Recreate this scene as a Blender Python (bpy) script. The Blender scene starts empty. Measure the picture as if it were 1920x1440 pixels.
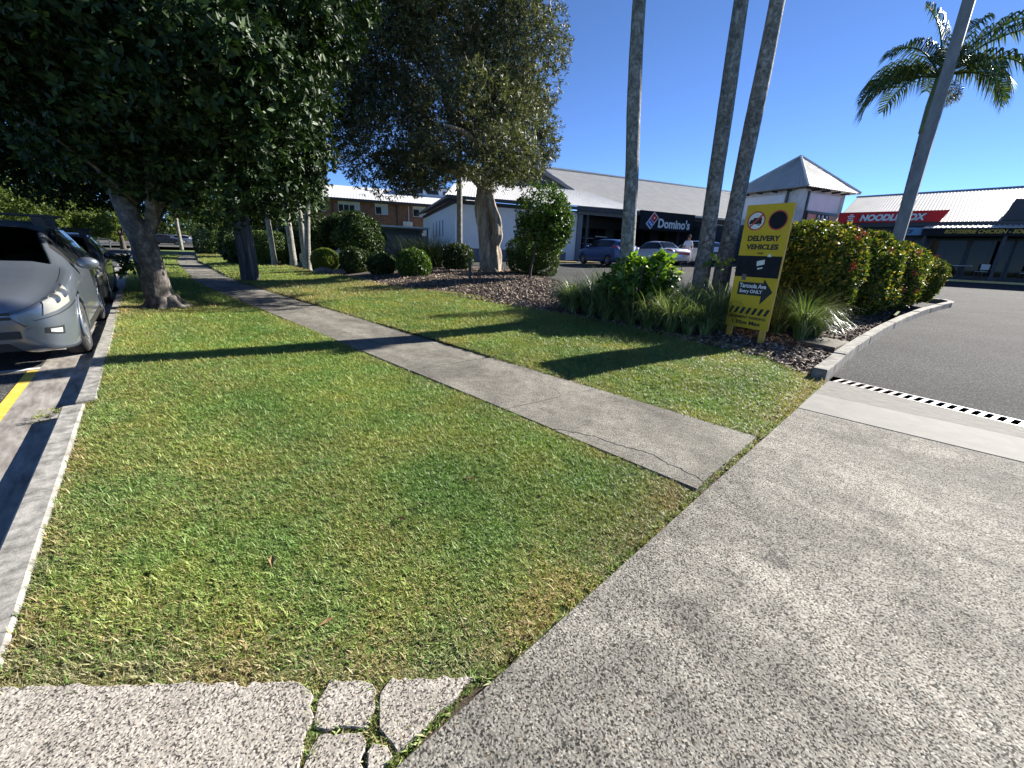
import bpy, bmesh, math, random
import numpy as np
from mathutils import Vector, Matrix
R_ = math.radians
SC = bpy.context.scene
COL = SC.collection
rng = np.random.default_rng(7)
random.seed(7)

# ------------------------------------------------------------------ camera
# world frame: +x leads away from the street, +y runs along the street, z up
H_EYE = 1.35
FPX, CXP, CYP = 785.0, 960.0, 720.0
_n = np.array([-.04, 1, 248.6 / FPX]); _n /= np.linalg.norm(_n)
_up = -_n
_fy = np.array([0, 0, 1.]); _fy = _fy - _up * (_fy @ _up); _fy /= np.linalg.norm(_fy)
_rx = np.cross(_fy, _up)
if _rx[0] < 0: _rx = -_rx
_c = math.cos(R_(45))
_R = np.array([[_c, _c, 0], [-_c, _c, 0], [0, 0, 1]]) @ np.stack([_rx, _fy, _up])
cam = bpy.data.cameras.new('camera'); camo = bpy.data.objects.new('camera', cam); COL.objects.link(camo)
cam.sensor_fit = 'HORIZONTAL'; cam.sensor_width = 36; cam.lens = FPX / 1920 * 36
cam.clip_start = .05; cam.clip_end = 3000
m = Matrix.Identity(4)
for r in range(3):
    m[r][0] = _R[r][0]; m[r][1] = -_R[r][1]; m[r][2] = -_R[r][2]
m[2][3] = H_EYE
camo.matrix_world = m
SC.camera = camo

# ------------------------------------------------------------------ light
SUN_DIR = Vector((.976, -.215, 0)).normalized()
SUN_EL = R_(28.5)
w = bpy.data.worlds.new('World'); SC.world = w; w.use_nodes = True
nt = w.node_tree; nt.nodes.clear()
sky = nt.nodes.new('ShaderNodeTexSky'); sky.sky_type = 'NISHITA'; sky.sun_disc = False
sky.sun_elevation = SUN_EL; sky.sun_rotation = math.atan2(SUN_DIR.x, SUN_DIR.y)
sky.air_density = .45; sky.dust_density = 0.0; sky.ozone_density = 6.0; sky.altitude = 2000
bg = nt.nodes.new('ShaderNodeBackground'); bg.inputs['Strength'].default_value = .094
wo = nt.nodes.new('ShaderNodeOutputWorld')
nt.links.new(sky.outputs[0], bg.inputs[0]); nt.links.new(bg.outputs[0], wo.inputs[0])
sl = bpy.data.lights.new('sun', 'SUN'); sl.energy = 5.0; sl.angle = R_(.5); sl.color = (1, .95, .87)
so = bpy.data.objects.new('sun', sl); COL.objects.link(so)
sd = Vector((SUN_DIR.x * math.cos(SUN_EL), SUN_DIR.y * math.cos(SUN_EL), math.sin(SUN_EL)))
so.rotation_euler = sd.to_track_quat('Z', 'Y').to_euler(); so.location = (40, -10, 40)
SC.view_settings.view_transform = 'Standard'; SC.view_settings.look = 'None'
SC.view_settings.exposure = 1.55; SC.view_settings.gamma = 1
SC.view_settings.use_curve_mapping = False
SC.render.engine = 'CYCLES'
SC.cycles.use_denoising = True
SC.cycles.max_bounces = 8; SC.cycles.diffuse_bounces = 3; SC.cycles.glossy_bounces = 3
SC.cycles.transmission_bounces = 4; SC.cycles.transparent_max_bounces = 8
SC.cycles.sample_clamp_indirect = 6

# ------------------------------------------------------------------ materials
MATS = {}
def lnk(t, a, b): t.links.new(a, b)
def new_mat(name):
    mt = bpy.data.materials.new(name); mt.use_nodes = True
    t = mt.node_tree; p = t.nodes['Principled BSDF']; MATS[name] = mt
    return mt, t, p
def nz(t, scale, detail=4, rough=.6, coord=None, kind='Object', dist=0):
    n = t.nodes.new('ShaderNodeTexNoise'); n.inputs['Scale'].default_value = scale
    n.inputs['Detail'].default_value = detail; n.inputs['Roughness'].default_value = rough
    n.inputs['Distortion'].default_value = dist
    lnk(t, coord or coords(t, kind), n.inputs['Vector']); return n.outputs['Fac']
def coords(t, kind='Object'):
    if kind == 'World':
        return t.nodes.new('ShaderNodeNewGeometry').outputs['Position']
    return t.nodes.new('ShaderNodeTexCoord').outputs[kind]
def scaled(t, co, s):
    mp = t.nodes.new('ShaderNodeMapping'); mp.inputs['Scale'].default_value = s; lnk(t, co, mp.inputs['Vector']); return mp.outputs[0]
def ramp(t, fac, stops):
    r = t.nodes.new('ShaderNodeValToRGB'); e = r.color_ramp.elements
    while len(e) < len(stops): e.new(.5)
    for i, (p, c) in enumerate(stops):
        e[i].position = p; e[i].color = (c[0], c[1], c[2], 1) if not isinstance(c, (int, float)) else (c, c, c, 1)
    lnk(t, fac, r.inputs[0]); return r.outputs[0]
def mix(t, fac, a, b, mode='MIX'):
    n = t.nodes.new('ShaderNodeMix'); n.data_type = 'RGBA'; n.blend_type = mode
    for s, v in ((0, fac), (6, a), (7, b)):
        if isinstance(v, (int, float)): n.inputs[s].default_value = v
        elif isinstance(v, tuple): n.inputs[s].default_value = (v[0], v[1], v[2], 1)
        else: lnk(t, v, n.inputs[s])
    return n.outputs[2]
def mth(t, op, a, b=0.0, clamp=False):
    n = t.nodes.new('ShaderNodeMath'); n.operation = op; n.use_clamp = clamp
    for i, v in enumerate((a, b)):
        if isinstance(v, (int, float)): n.inputs[i].default_value = v
        else: lnk(t, v, n.inputs[i])
    return n.outputs[0]
def bump(t, p, h, strength=.5, dist=.02):
    b = t.nodes.new('ShaderNodeBump'); b.inputs['Strength'].default_value = strength
    b.inputs['Distance'].default_value = dist; lnk(t, h, b.inputs['Height']); lnk(t, b.outputs[0], p.inputs['Normal'])
def vor(t, scale, out='Color', co=None, feat='F1', kind='World'):
    v = t.nodes.new('ShaderNodeTexVoronoi'); v.feature = feat; v.inputs['Scale'].default_value = scale
    lnk(t, co or coords(t, kind), v.inputs['Vector']); return v.outputs[out]

def simple(name, c1, c2=None, scale=6, rough=.6, bmp=0, bscale=None, metal=0, spec=.5, kind='Object', dist=.01, stretch=None, coat=0):
    mt, t, p = new_mat(name)
    p.inputs['Roughness'].default_value = rough; p.inputs['Metallic'].default_value = metal
    p.inputs['Specular IOR Level'].default_value = spec; p.inputs['Coat Weight'].default_value = coat
    co = coords(t, kind)
    if stretch: co = scaled(t, co, stretch)
    if c2 is None: p.inputs['Base Color'].default_value = (*c1, 1)
    else:
        f = nz(t, scale, 6, .65, co)
        lnk(t, ramp(t, f, [(.35, c1), (.65, c2)]), p.inputs['Base Color'])
    if bmp: bump(t, p, nz(t, bscale or scale * 3, 6, .65, co), bmp, dist)
    return mt

def leaf_mat(name, c1, c2, c3=None, transl=.25, rough=.45, attr=None):
    mt, t, p = new_mat(name)
    ri = t.nodes.new('ShaderNodeNewGeometry').outputs['Random Per Island']
    stops = [(0, c1), (.85, c2)] if c3 is None else [(0, c1), (.7, c2), (.93, c3)]
    col = ramp(t, ri, stops)
    big = nz(t, 1.3, 2, .5, kind='World')
    col = mix(t, 1.0, col, ramp(t, big, [(.3, .75), (.7, 1.2)]), 'MULTIPLY')
    lnk(t, col, p.inputs['Base Color']); p.inputs['Roughness'].default_value = rough
    p.inputs['Specular IOR Level'].default_value = .2
    tr = t.nodes.new('ShaderNodeBsdfTranslucent')
    lnk(t, mix(t, 1.0, col, (1.25, 1.3, .55), 'MULTIPLY'), tr.inputs[0])
    ms = t.nodes.new('ShaderNodeMixShader'); ms.inputs[0].default_value = transl
    lnk(t, p.outputs[0], ms.inputs[1]); lnk(t, tr.outputs[0], ms.inputs[2])
    lnk(t, ms.outputs[0], t.nodes['Material Output'].inputs[0])
    return mt

def concrete_agg(name, pal, scale=95, stain=(.45, 1.1), mortar=(.34, .32, .28), wear=.5, fl=(1.9, .22, .25), bm=.35, streak=0, spots=0, gain=1.0):
    mt, t, p = new_mat(name); co = coords(t, 'World')
    wob = t.nodes.new('ShaderNodeVectorMath'); wob.operation = 'ADD'
    nn = t.nodes.new('ShaderNodeTexNoise'); nn.inputs['Scale'].default_value = scale * .5; lnk(t, co, nn.inputs['Vector'])
    sc = t.nodes.new('ShaderNodeVectorMath'); sc.operation = 'SCALE'; sc.inputs['Scale'].default_value = .8 / scale
    lnk(t, nn.outputs['Color'], sc.inputs[0]); lnk(t, co, wob.inputs[0]); lnk(t, sc.outputs[0], wob.inputs[1])
    v = t.nodes.new('ShaderNodeTexVoronoi'); v.inputs['Scale'].default_value = scale; lnk(t, wob.outputs[0], v.inputs['Vector'])
    sep = t.nodes.new('ShaderNodeSeparateColor'); lnk(t, v.outputs['Color'], sep.inputs[0])
    peb = ramp(t, sep.outputs[0], pal)
    edge = ramp(t, v.outputs['Distance'], [(.28, 0.), (.62, 1.)])
    cement = nz(t, 2.2, 5, .65, co)
    cover = ramp(t, mth(t, 'ADD', mth(t, 'MULTIPLY', sep.outputs[1], .35), cement), [(.52, 0.), (.78, wear)])
    col = mix(t, edge, peb, mortar)
    col = mix(t, cover, col, (.37, .352, .31))
    v2 = t.nodes.new('ShaderNodeTexVoronoi'); v2.inputs['Scale'].default_value = scale * fl[0]; lnk(t, wob.outputs[0], v2.inputs['Vector'])
    sp2 = t.nodes.new('ShaderNodeSeparateColor'); lnk(t, v2.outputs['Color'], sp2.inputs[0])
    clus = mth(t, 'ADD', sp2.outputs[0], mth(t, 'MULTIPLY', mth(t, 'SUBTRACT', nz(t, 9, 5, .7, co), .5), .55))
    pits = ramp(t, clus, [(fl[1] - .02, fl[2]), (fl[1] + .05, .85), (.80, 1.05), (.93, 1.38)])
    col = mix(t, 1., col, pits, 'MULTIPLY')
    if spots:
        v3 = t.nodes.new('ShaderNodeTexVoronoi'); v3.inputs['Scale'].default_value = 3.2; lnk(t, wob.outputs[0], v3.inputs['Vector'])
        col = mix(t, ramp(t, v3.outputs['Distance'], [(.035, .8), (.06, 0.)]), col, (.07, .065, .06))
    stn = ramp(t, nz(t, .9, 9, .72, co, dist=.9), [(.33, stain[0]), (.62, stain[1])])
    col = mix(t, 1.0, col, stn, 'MULTIPLY')
    if streak:
        col = mix(t, 1., col, ramp(t, nz(t, 1.0, 9, .72, scaled(t, co, (1.6, .35, 1)), dist=.8), [(.40, .78), (.60, 1.15)]), 'MULTIPLY')
        cv = t.nodes.new('ShaderNodeTexVoronoi'); cv.feature = 'DISTANCE_TO_EDGE'; cv.inputs['Scale'].default_value = .55
        wv = t.nodes.new('ShaderNodeVectorMath'); wv.operation = 'ADD'; n2 = t.nodes.new('ShaderNodeTexNoise'); n2.inputs['Scale'].default_value = 3.0; n2.inputs['Detail'].default_value = 6; lnk(t, co, n2.inputs['Vector'])
        s2 = t.nodes.new('ShaderNodeVectorMath'); s2.operation = 'SCALE'; s2.inputs['Scale'].default_value = .5; lnk(t, n2.outputs['Color'], s2.inputs[0]); lnk(t, co, wv.inputs[0]); lnk(t, s2.outputs[0], wv.inputs[1]); lnk(t, wv.outputs[0], cv.inputs['Vector'])
        ck = mth(t, 'MULTIPLY', ramp(t, cv.outputs['Distance'], [(.0, 1.), (.006, 0.)]), ramp(t, nz(t, .8, 3, .5, co), [(.5, 0.), (.6, .75)]))
        col = mix(t, ck, col, (.06, .055, .05))
    sm = ramp(t, nz(t, 6.5, 5, .65, co), [(.3, .72), (.6, 1.06)])
    col = mix(t, .8, col, sm, 'MULTIPLY')
    col = mix(t, 1., col, (gain * 1.01, gain, gain * .97), 'MULTIPLY')
    lnk(t, col, p.inputs['Base Color']); p.inputs['Roughness'].default_value = .9
    p.inputs['Specular IOR Level'].default_value = .18
    h = mth(t, 'SUBTRACT', 1.0, v.outputs['Distance'])
    h = mth(t, 'ADD', h, mth(t, 'MULTIPLY', pits, .6))
    bump(t, p, h, bm, .006)
    return mt
def C255(r, g, b):
    f = lambda v: (v / 255 / 12.92) if v / 255 < .04045 else ((v / 255 + .055) / 1.055) ** 2.4
    return (f(r), f(g), f(b))

drive_pal = [(0, (.09, .088, .083)), (.12, (.22, .21, .193)), (.34, (.31, .295, .262)), (.60, (.39, .372, .328)), (.80, (.29, .28, .258)), (.90, (.48, .46, .41)), (.97, (.26, .20, .155))]
M_DRIVE = concrete_agg('driveway_aggregate', drive_pal, 90, (.50, 1.0), (.29, .275, .243), .5, (2.1, .27, .20), .5, 1, 1, .93)
M_FLARE = concrete_agg('flare_aggregate', [(0, (.10, .10, .10)), (.2, (.33, .30, .28)), (.5, (.52, .46, .40)), (.8, (.36, .32, .29)), (.95, (.62, .57, .50))], 110, (.82, 1.03), (.40, .365, .32), .4, (2.0, .21, .18), .36, 0, 0, .92)
M_PATH = concrete_agg('path_concrete', [(0, (.08, .08, .075)), (.25, (.22, .21, .19)), (.6, (.33, .315, .28)), (.9, (.42, .39, .33))], 140, (.62, 1.1), (.245, .232, .20), .35, (1.8, .26, .28), .4, 1, 1, .82)
M_STRIP = simple('pale_concrete', (.135, .13, .115), (.18, .174, .155), 5, .85, .25, 90, kind='World', dist=.003)
M_CHANNEL = simple('channel_concrete', (.085, .08, .07), (.19, .18, .155), 9, .9, .4, 120, kind='World', dist=.004, stretch=(4, .8, 1))
M_KERB = simple('kerb_concrete', (.13, .125, .112), (.36, .345, .31), 12, .9, .5, 60, kind='World', dist=.006)
M_BEDKERB = simple('bed_kerb_concrete', (.09, .085, .075), (.27, .255, .225), 6, .9, .5, 50, kind='World', dist=.006)
M_GUTTER = simple('gutter_concrete', (.15, .132, .112), (.37, .345, .305), 4, .9, .4, 90, kind='World', dist=.004, stretch=(3, .7, 1))

def asphalt(name, a, b, sc=160):
    mt, t, p = new_mat(name); co = coords(t, 'World')
    v = t.nodes.new('ShaderNodeTexVoronoi'); v.inputs['Scale'].default_value = sc; lnk(t, co, v.inputs['Vector'])
    sep = t.nodes.new('ShaderNodeSeparateColor'); lnk(t, v.outputs['Color'], sep.inputs[0])
    col = ramp(t, sep.outputs[0], [(0, tuple(x * .45 for x in a)), (.5, a), (.85, b), (.97, tuple(x * 2.0 for x in b))])
    col = mix(t, 1., col, ramp(t, nz(t, .7, 5, .6, co), [(.3, .75), (.7, 1.2)]), 'MULTIPLY')
    lnk(t, col, p.inputs['Base Color']); p.inputs['Roughness'].default_value = .95; p.inputs['Specular IOR Level'].default_value = .12
    bump(t, p, mth(t, 'SUBTRACT', 1., v.outputs['Distance']), .6, .005)
    return mt
M_ASPH = asphalt('asphalt_drive', (.036, .037, .037), (.085, .085, .083), 110)
M_ROAD = asphalt('asphalt_road', (.07, .07, .068), (.12, .118, .11), 130)
M_SOIL = simple('soil', (.035, .026, .016), (.085, .065, .04), 14, .95, .7, 70, kind='World', dist=.02)

def lawn_mat():
    mt, t, p = new_mat('lawn_base'); co = coords(t, 'World')
    f = nz(t, 38, 6, .7, co); g = nz(t, 1.1, 4, .6, co)
    c = ramp(t, f, [(.3, (.034, .055, .012)), (.5, (.09, .145, .026)), (.7, (.18, .23, .055))])
    d = ramp(t, f, [(.3, (.05, .042, .018)), (.55, (.15, .13, .05)), (.7, (.25, .21, .10))])
    lnk(t, mix(t, ramp(t, g, [(.52, 0.), (.72, .8)]), c, d), p.inputs['Base Color'])
    p.inputs['Roughness'].default_value = .9; bump(t, p, f, .9, .03); return mt
M_LAWN = lawn_mat()
M_DIRT = simple('mulch_base', (.03, .022, .016), (.11, .085, .065), 30, .95, .8, 60, kind='World', dist=.03)

def grass_mat():
    mt, t, p = new_mat('grass_blades')
    at = t.nodes.new('ShaderNodeAttribute'); at.attribute_type = 'INSTANCER'; at.attribute_name = 'dry'
    ri = t.nodes.new('ShaderNodeNewGeometry').outputs['Random Per Island']
    oi = t.nodes.new('ShaderNodeObjectInfo').outputs['Random']
    g = ramp(t, ri, [(0, (.062, .130, .022)), (.5, (.150, .240, .050)), (.85, (.265, .335, .095)), (1, (.40, .42, .19))])
    g = mix(t, 1., g, ramp(t, oi, [(0, .8), (1, 1.2)]), 'MULTIPLY')
    d = ramp(t, ri, [(0, (.16, .115, .05)), (.5, (.31, .245, .12)), (1, (.45, .38, .22))])
    col = mix(t, mth(t, 'GREATER_THAN', at.outputs['Fac'], mth(t, 'FRACT', mth(t, 'MULTIPLY', ri, 37.7))), g, d)
    pn = nz(t, .85, 5, .6, kind='World'); hn = nz(t, 1.9, 4, .6, kind='World')
    col = mix(t, 1., col, ramp(t, pn, [(.34, (.76, .82, .76)), (.5, (1., 1., 1.)), (.66, (1.22, 1.16, 1.08))]), 'MULTIPLY')
    col = mix(t, 1., col, ramp(t, hn, [(.38, (.80, .96, .9)), (.62, (1.1, 1.02, .95))]), 'MULTIPLY')
    lnk(t, col, p.inputs['Base Color']); p.inputs['Roughness'].default_value = .5; p.inputs['Specular IOR Level'].default_value = .3
    tr = t.nodes.new('ShaderNodeBsdfTranslucent'); lnk(t, mix(t, 1., col, (1.2, 1.2, .6), 'MULTIPLY'), tr.inputs[0])
    ms = t.nodes.new('ShaderNodeMixShader'); ms.inputs[0].default_value = .3
    lnk(t, p.outputs[0], ms.inputs[1]); lnk(t, tr.outputs[0], ms.inputs[2]); lnk(t, ms.outputs[0], t.nodes['Material Output'].inputs[0])
    return mt
M_GRASS = grass_mat()
M_CHIP = None
def chip_mat():
    mt, t, p = new_mat('bark_chip')
    oi = t.nodes.new('ShaderNodeObjectInfo').outputs['Random']
    lnk(t, ramp(t, oi, [(0, (.045, .03, .02)), (.4, (.14, .095, .065)), (.75, (.27, .20, .145)), (1, (.44, .36, .28))]), p.inputs['Base Color'])
    p.inputs['Roughness'].default_value = .8; return mt
M_CHIP = chip_mat()

M_LEAF_A = leaf_mat('leaf_street_tree', (.009, .020, .006), (.022, .046, .012), (.05, .09, .022), .10, .5)
M_LEAF_P = leaf_mat('leaf_paperbark', (.042, .048, .026), (.10, .112, .056), (.18, .19, .10), .22, .5)
M_LEAF_IX = leaf_mat('leaf_ixora', (.025, .046, .009), (.09, .13, .02), (.32, .25, .045), .34, .5)
M_LEAF_HEDGE = leaf_mat('leaf_hedge', (.03, .055, .012), (.08, .13, .025), None, .2, .4)
M_LEAF_BALL = leaf_mat('leaf_ball', (.07, .11, .015), (.17, .23, .035), None, .3, .4)
M_LEAF_DARK = leaf_mat('leaf_dark_shrub', (.018, .034, .010), (.05, .085, .022), (.11, .15, .05), .15, .4)
M_LEAF_LOL = leaf_mat('leaf_topiary', (.03, .065, .012), (.075, .14, .024), (.16, .24, .05), .25, .35)
M_LEAF_BROAD = leaf_mat('leaf_broad', (.06, .13, .015), (.16, .28, .035), (.33, .42, .07), .4, .35)
M_LEAF_FAR = leaf_mat('leaf_far_tree', (.08, .11, .03), (.18, .22, .065), None, .35, .5)
M_LEAF_FAR2 = leaf_mat('leaf_far_tree_b', (.06, .09, .02), (.14, .185, .04), None, .35, .5)
M_STRAP = leaf_mat('strap_leaf', (.05, .085, .025), (.14, .20, .065), (.36, .41, .22), .25, .32)
M_AGAVE = leaf_mat('spiky_leaf', (.012, .022, .010), (.03, .05, .02), None, .1, .4)
M_FROND = leaf_mat('palm_frond', (.025, .05, .016), (.06, .10, .03), (.15, .17, .06), .25, .35)
M_FROND_Y = leaf_mat('palm_frond_yellow', (.08, .09, .03), (.2, .2, .06), (.3, .26, .1), .3, .4)
M_CROWNSHAFT = simple('crownshaft', (.09, .13, .05), (.15, .19, .08), 4, .5)
M_FLOWER_R = simple('red_flower', (.55, .05, .045), (.75, .12, .06), 20, .5)
M_FLOWER_C = simple('cream_blossom', (.55, .55, .36), (.7, .68, .46), 20, .7)

def bark(name, a, b, c, sc, bmp=.8, stretch=(1, 1, .35), dist=.03):
    mt, t, p = new_mat(name); co = scaled(t, coords(t, 'Object'), stretch)
    f = nz(t, sc, 7, .7, co, dist=.7); g = nz(t, sc * .3, 4, .6, co)
    col = ramp(t, f, [(.3, a), (.5, b), (.68, c)])
    col = mix(t, .8, col, ramp(t, g, [(.35, .65), (.65, 1.2)]), 'MULTIPLY')
    lnk(t, col, p.inputs['Base Color']); p.inputs['Roughness'].default_value = .9
    bump(t, p, f, bmp, dist); return mt
M_BARK_A = bark('bark_street_tree', (.045, .038, .033), (.115, .10, .09), (.27, .25, .225), 9, .8, (1, 1, .8))
M_BARK_P = bark('bark_paper', (.13, .09, .06), (.36, .29, .22), (.60, .53, .44), 9, 1., (1.4, 1.4, .22), .05)
M_BARK_PALM = bark('bark_palm', (.05, .05, .04), (.20, .20, .18), (.46, .46, .43), 13, 1., (1, 1, .8), .04)
M_BARK_SLIM = bark('bark_slim_palm', (.09, .085, .07), (.22, .21, .185), (.38, .37, .33), 9, .6, (1, 1, 2.2))
M_BARK_DK = bark('bark_dark', (.03, .025, .02), (.075, .06, .05), (.13, .11, .09), 9)
M_TIMBER = bark('pole_timber', (.035, .033, .03), (.085, .08, .072), (.2, .19, .175), 7, .7, (2, 2, .15))
M_FENCE = bark('fence_timber', (.05, .05, .05), (.11, .108, .10), (.17, .165, .155), 6, .5, (2, 2, .2))
M_POLE = simple('galvanised_pole', (.15, .155, .155), (.24, .245, .24), 5, .55, .1, 40, metal=.25, stretch=(1, 1, .4))
M_ROCK = simple('rock', (.10, .08, .065), (.30, .26, .22), 5, .9, .8, 12, dist=.05)

M_YELLOW = simple('sign_yellow', (.60, .40, .022), (.66, .46, .035), 3, .6, spec=.25)
M_YEDGE = simple('sign_edge_paint', (.62, .33, .03), (.72, .45, .08), 8, .6)
M_BLACK = simple('black_print', (.012, .012, .013), None, rough=.5)
M_BLKTAPE = simple('black_vinyl', (.008, .009, .013), (.016, .017, .023), 6, .6, spec=.2)
M_WHITE = simple('white_print', (.75, .75, .73), None, rough=.5)
M_OFFW = simple('paper_sticker', (.66, .66, .62), (.8, .8, .77), 20, .7)
M_REDP = simple('red_print', (.42, .035, .03), (.52, .07, .05), 10, .5)
M_RED = simple('sign_red', (.62, .018, .022), (.68, .03, .03), 3, .5, spec=.2)
M_BLUE = simple('sign_blue', (.02, .10, .42), None, rough=.45)
M_CYAN = simple('sign_light_blue', (.16, .38, .56), (.2, .44, .6), 5, .5)
M_YTEXT = simple('yellow_lettering', (.62, .40, .03), None, rough=.5)
M_PINK = simple('salmon_band', (.62, .25, .18), (.7, .33, .24), 6, .6)

M_ROOF = simple('zinc_roof', (.36, .355, .33), (.44, .43, .40), 1.2, .6, 0, metal=.0, spec=.35)
M_ROOFW = simple('white_roof', (.60, .59, .565), (.68, .67, .64), 1.5, .6, spec=.3)
M_CHAR = simple('charcoal_paint_and_shade', (.030, .033, .040), (.045, .048, .056), 3, .55)  # charcoal paint; on the veranda wall and ceiling it stands in for shade
M_GREYP = simple('grey_paint', (.13, .145, .17), (.17, .185, .21), 3, .6)
M_WALLW = simple('white_render', (.78, .79, .79), (.84, .845, .85), 1.6, .75, .1, 30)
M_TOWERW = simple('weathered_white', (.46, .455, .43), (.74, .73, .70), 2.2, .8, .15, 20, stretch=(1, 1, .5))
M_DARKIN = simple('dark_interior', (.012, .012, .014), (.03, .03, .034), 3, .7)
M_FRAME = simple('dark_frame', (.02, .022, .026), None, rough=.4)
M_ALU = simple('white_frame', (.62, .62, .6), None, rough=.4)
M_TRIM = simple('white_trim', (.72, .70, .62), (.78, .76, .7), 4, .6)
M_PLASTW = simple('white_plastic', (.68, .67, .62), None, rough=.45)
M_CURT = simple('curtain', (.42, .47, .46), (.6, .64, .62), 8, .9, stretch=(6, 6, 1))
def brick_mat():
    mt, t, p = new_mat('red_brick'); co = coords(t, 'Object')
    cx = t.nodes.new('ShaderNodeSeparateXYZ'); lnk(t, co, cx.inputs[0])
    cb = t.nodes.new('ShaderNodeCombineXYZ'); lnk(t, mth(t, 'ADD', cx.outputs[0], cx.outputs[1]), cb.inputs[0]); lnk(t, cx.outputs[2], cb.inputs[1])
    b = t.nodes.new('ShaderNodeTexBrick'); lnk(t, cb.outputs[0], b.inputs['Vector'])
    b.inputs['Scale'].default_value = 1; b.inputs['Brick Width'].default_value = .24; b.inputs['Row Height'].default_value = .086
    b.inputs['Mortar Size'].default_value = .009
    b.inputs['Color1'].default_value = (.22, .085, .045, 1); b.inputs['Color2'].default_value = (.36, .15, .075, 1); b.inputs['Mortar'].default_value = (.22, .18, .15, 1)
    col = mix(t, .8, b.outputs[0], ramp(t, nz(t, 2.5, 5, .7, co), [(.3, .65), (.7, 1.25)]), 'MULTIPLY')
    lnk(t, col, p.inputs['Base Color']); p.inputs['Roughness'].default_value = .9; bump(t, p, b.outputs[1], -.5, .01); return mt
M_BRICK = brick_mat()
def glass(name, c=(.012, .014, .016), rough=.04, sp=.35):
    mt, t, p = new_mat(name); p.inputs['Base Color'].default_value = (*c, 1); p.inputs['Roughness'].default_value = rough
    p.inputs['Specular IOR Level'].default_value = sp; return mt
M_GLASS = glass('dark_glass'); M_SHOPGLASS = glass('shop_glass', (.004, .004, .005), .03, .12); M_GLASSW = glass('window_glass', (.03, .035, .04), .06)
M_LENS = glass('lamp_lens', (.42, .44, .42), .12)
M_LENSY = glass('headlight_lens', (.26, .26, .235), .12)
M_CHROME = simple('lamp_chrome', (.5, .5, .48), None, rough=.45, metal=.6)
def carpaint(name, c, metal=.5, rough=.28, dirt=.25):
    mt, t, p = new_mat(name)
    f = nz(t, 5, 6, .7)
    lnk(t, mix(t, ramp(t, f, [(.45, 0.), (.8, dirt)]), c, (.16, .15, .13)), p.inputs['Base Color'])
    p.inputs['Metallic'].default_value = metal; p.inputs['Roughness'].default_value = rough
    p.inputs['Coat Weight'].default_value = .6; p.inputs['Coat Roughness'].default_value = .06; return mt
M_CAR_SILVER = carpaint('paint_silver_blue', (.15, .175, .21), .55, .3, .35)
M_CAR_DARK = carpaint('paint_charcoal', (.035, .038, .045), .3)
M_CAR_BLUE = carpaint('paint_blue', (.02, .07, .22), .3)
M_CAR_WHITE = carpaint('paint_white', (.68, .68, .66), 0, .3)
M_CAR_PALE = carpaint('paint_pale_silver', (.52, .53, .53), .4)
M_TYRE = simple('tyre_rubber', (.018, .018, .018), (.04, .038, .035), 20, .85, .3, 60)
M_RIM = simple('alloy_rim', (.34, .345, .35), None, rough=.35, metal=.7)
M_PLBLK = simple('black_plastic', (.015, .015, .016), None, rough=.5)
M_REDLENS = simple('red_lens', (.45, .02, .015), None, rough=.15)
M_LINEY = simple('yellow_line', (.58, .38, .03), (.70, .52, .10), 12, .8, .3, 60, kind='World')
M_LINEW = simple('white_line', (.55, .55, .52), (.72, .72, .7), 12, .8, kind='World')
M_STOP = simple('wheel_stop_yellow', (.55, .42, .13), (.66, .54, .25), 8, .8)
M_GRATE = simple('grate_steel', (.27, .27, .255), (.36, .355, .335), 12, .5, metal=.2, kind='World')
M_GRATE_R = simple('grate_rust', (.30, .20, .17), (.42, .31, .27), 18, .7, metal=.1, kind='World')
M_SKIN = simple('skin', (.42, .25, .17), None, rough=.6)
M_SHIRT = simple('white_cloth', (.72, .72, .70), None, rough=.9)
M_TROUS = simple('dark_cloth', (.04, .045, .055), None, rough=.9)
M_CAP = simple('cap_cloth', (.045, .035, .03), None, rough=.9)
M_FAWN = simple('fallen_leaf', (.16, .085, .035), (.30, .19, .09), 20, .8)
M_WOODLOG = simple('log_edging', (.10, .085, .065), (.2, .17, .13), 6, .9, .5, 20)

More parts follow.
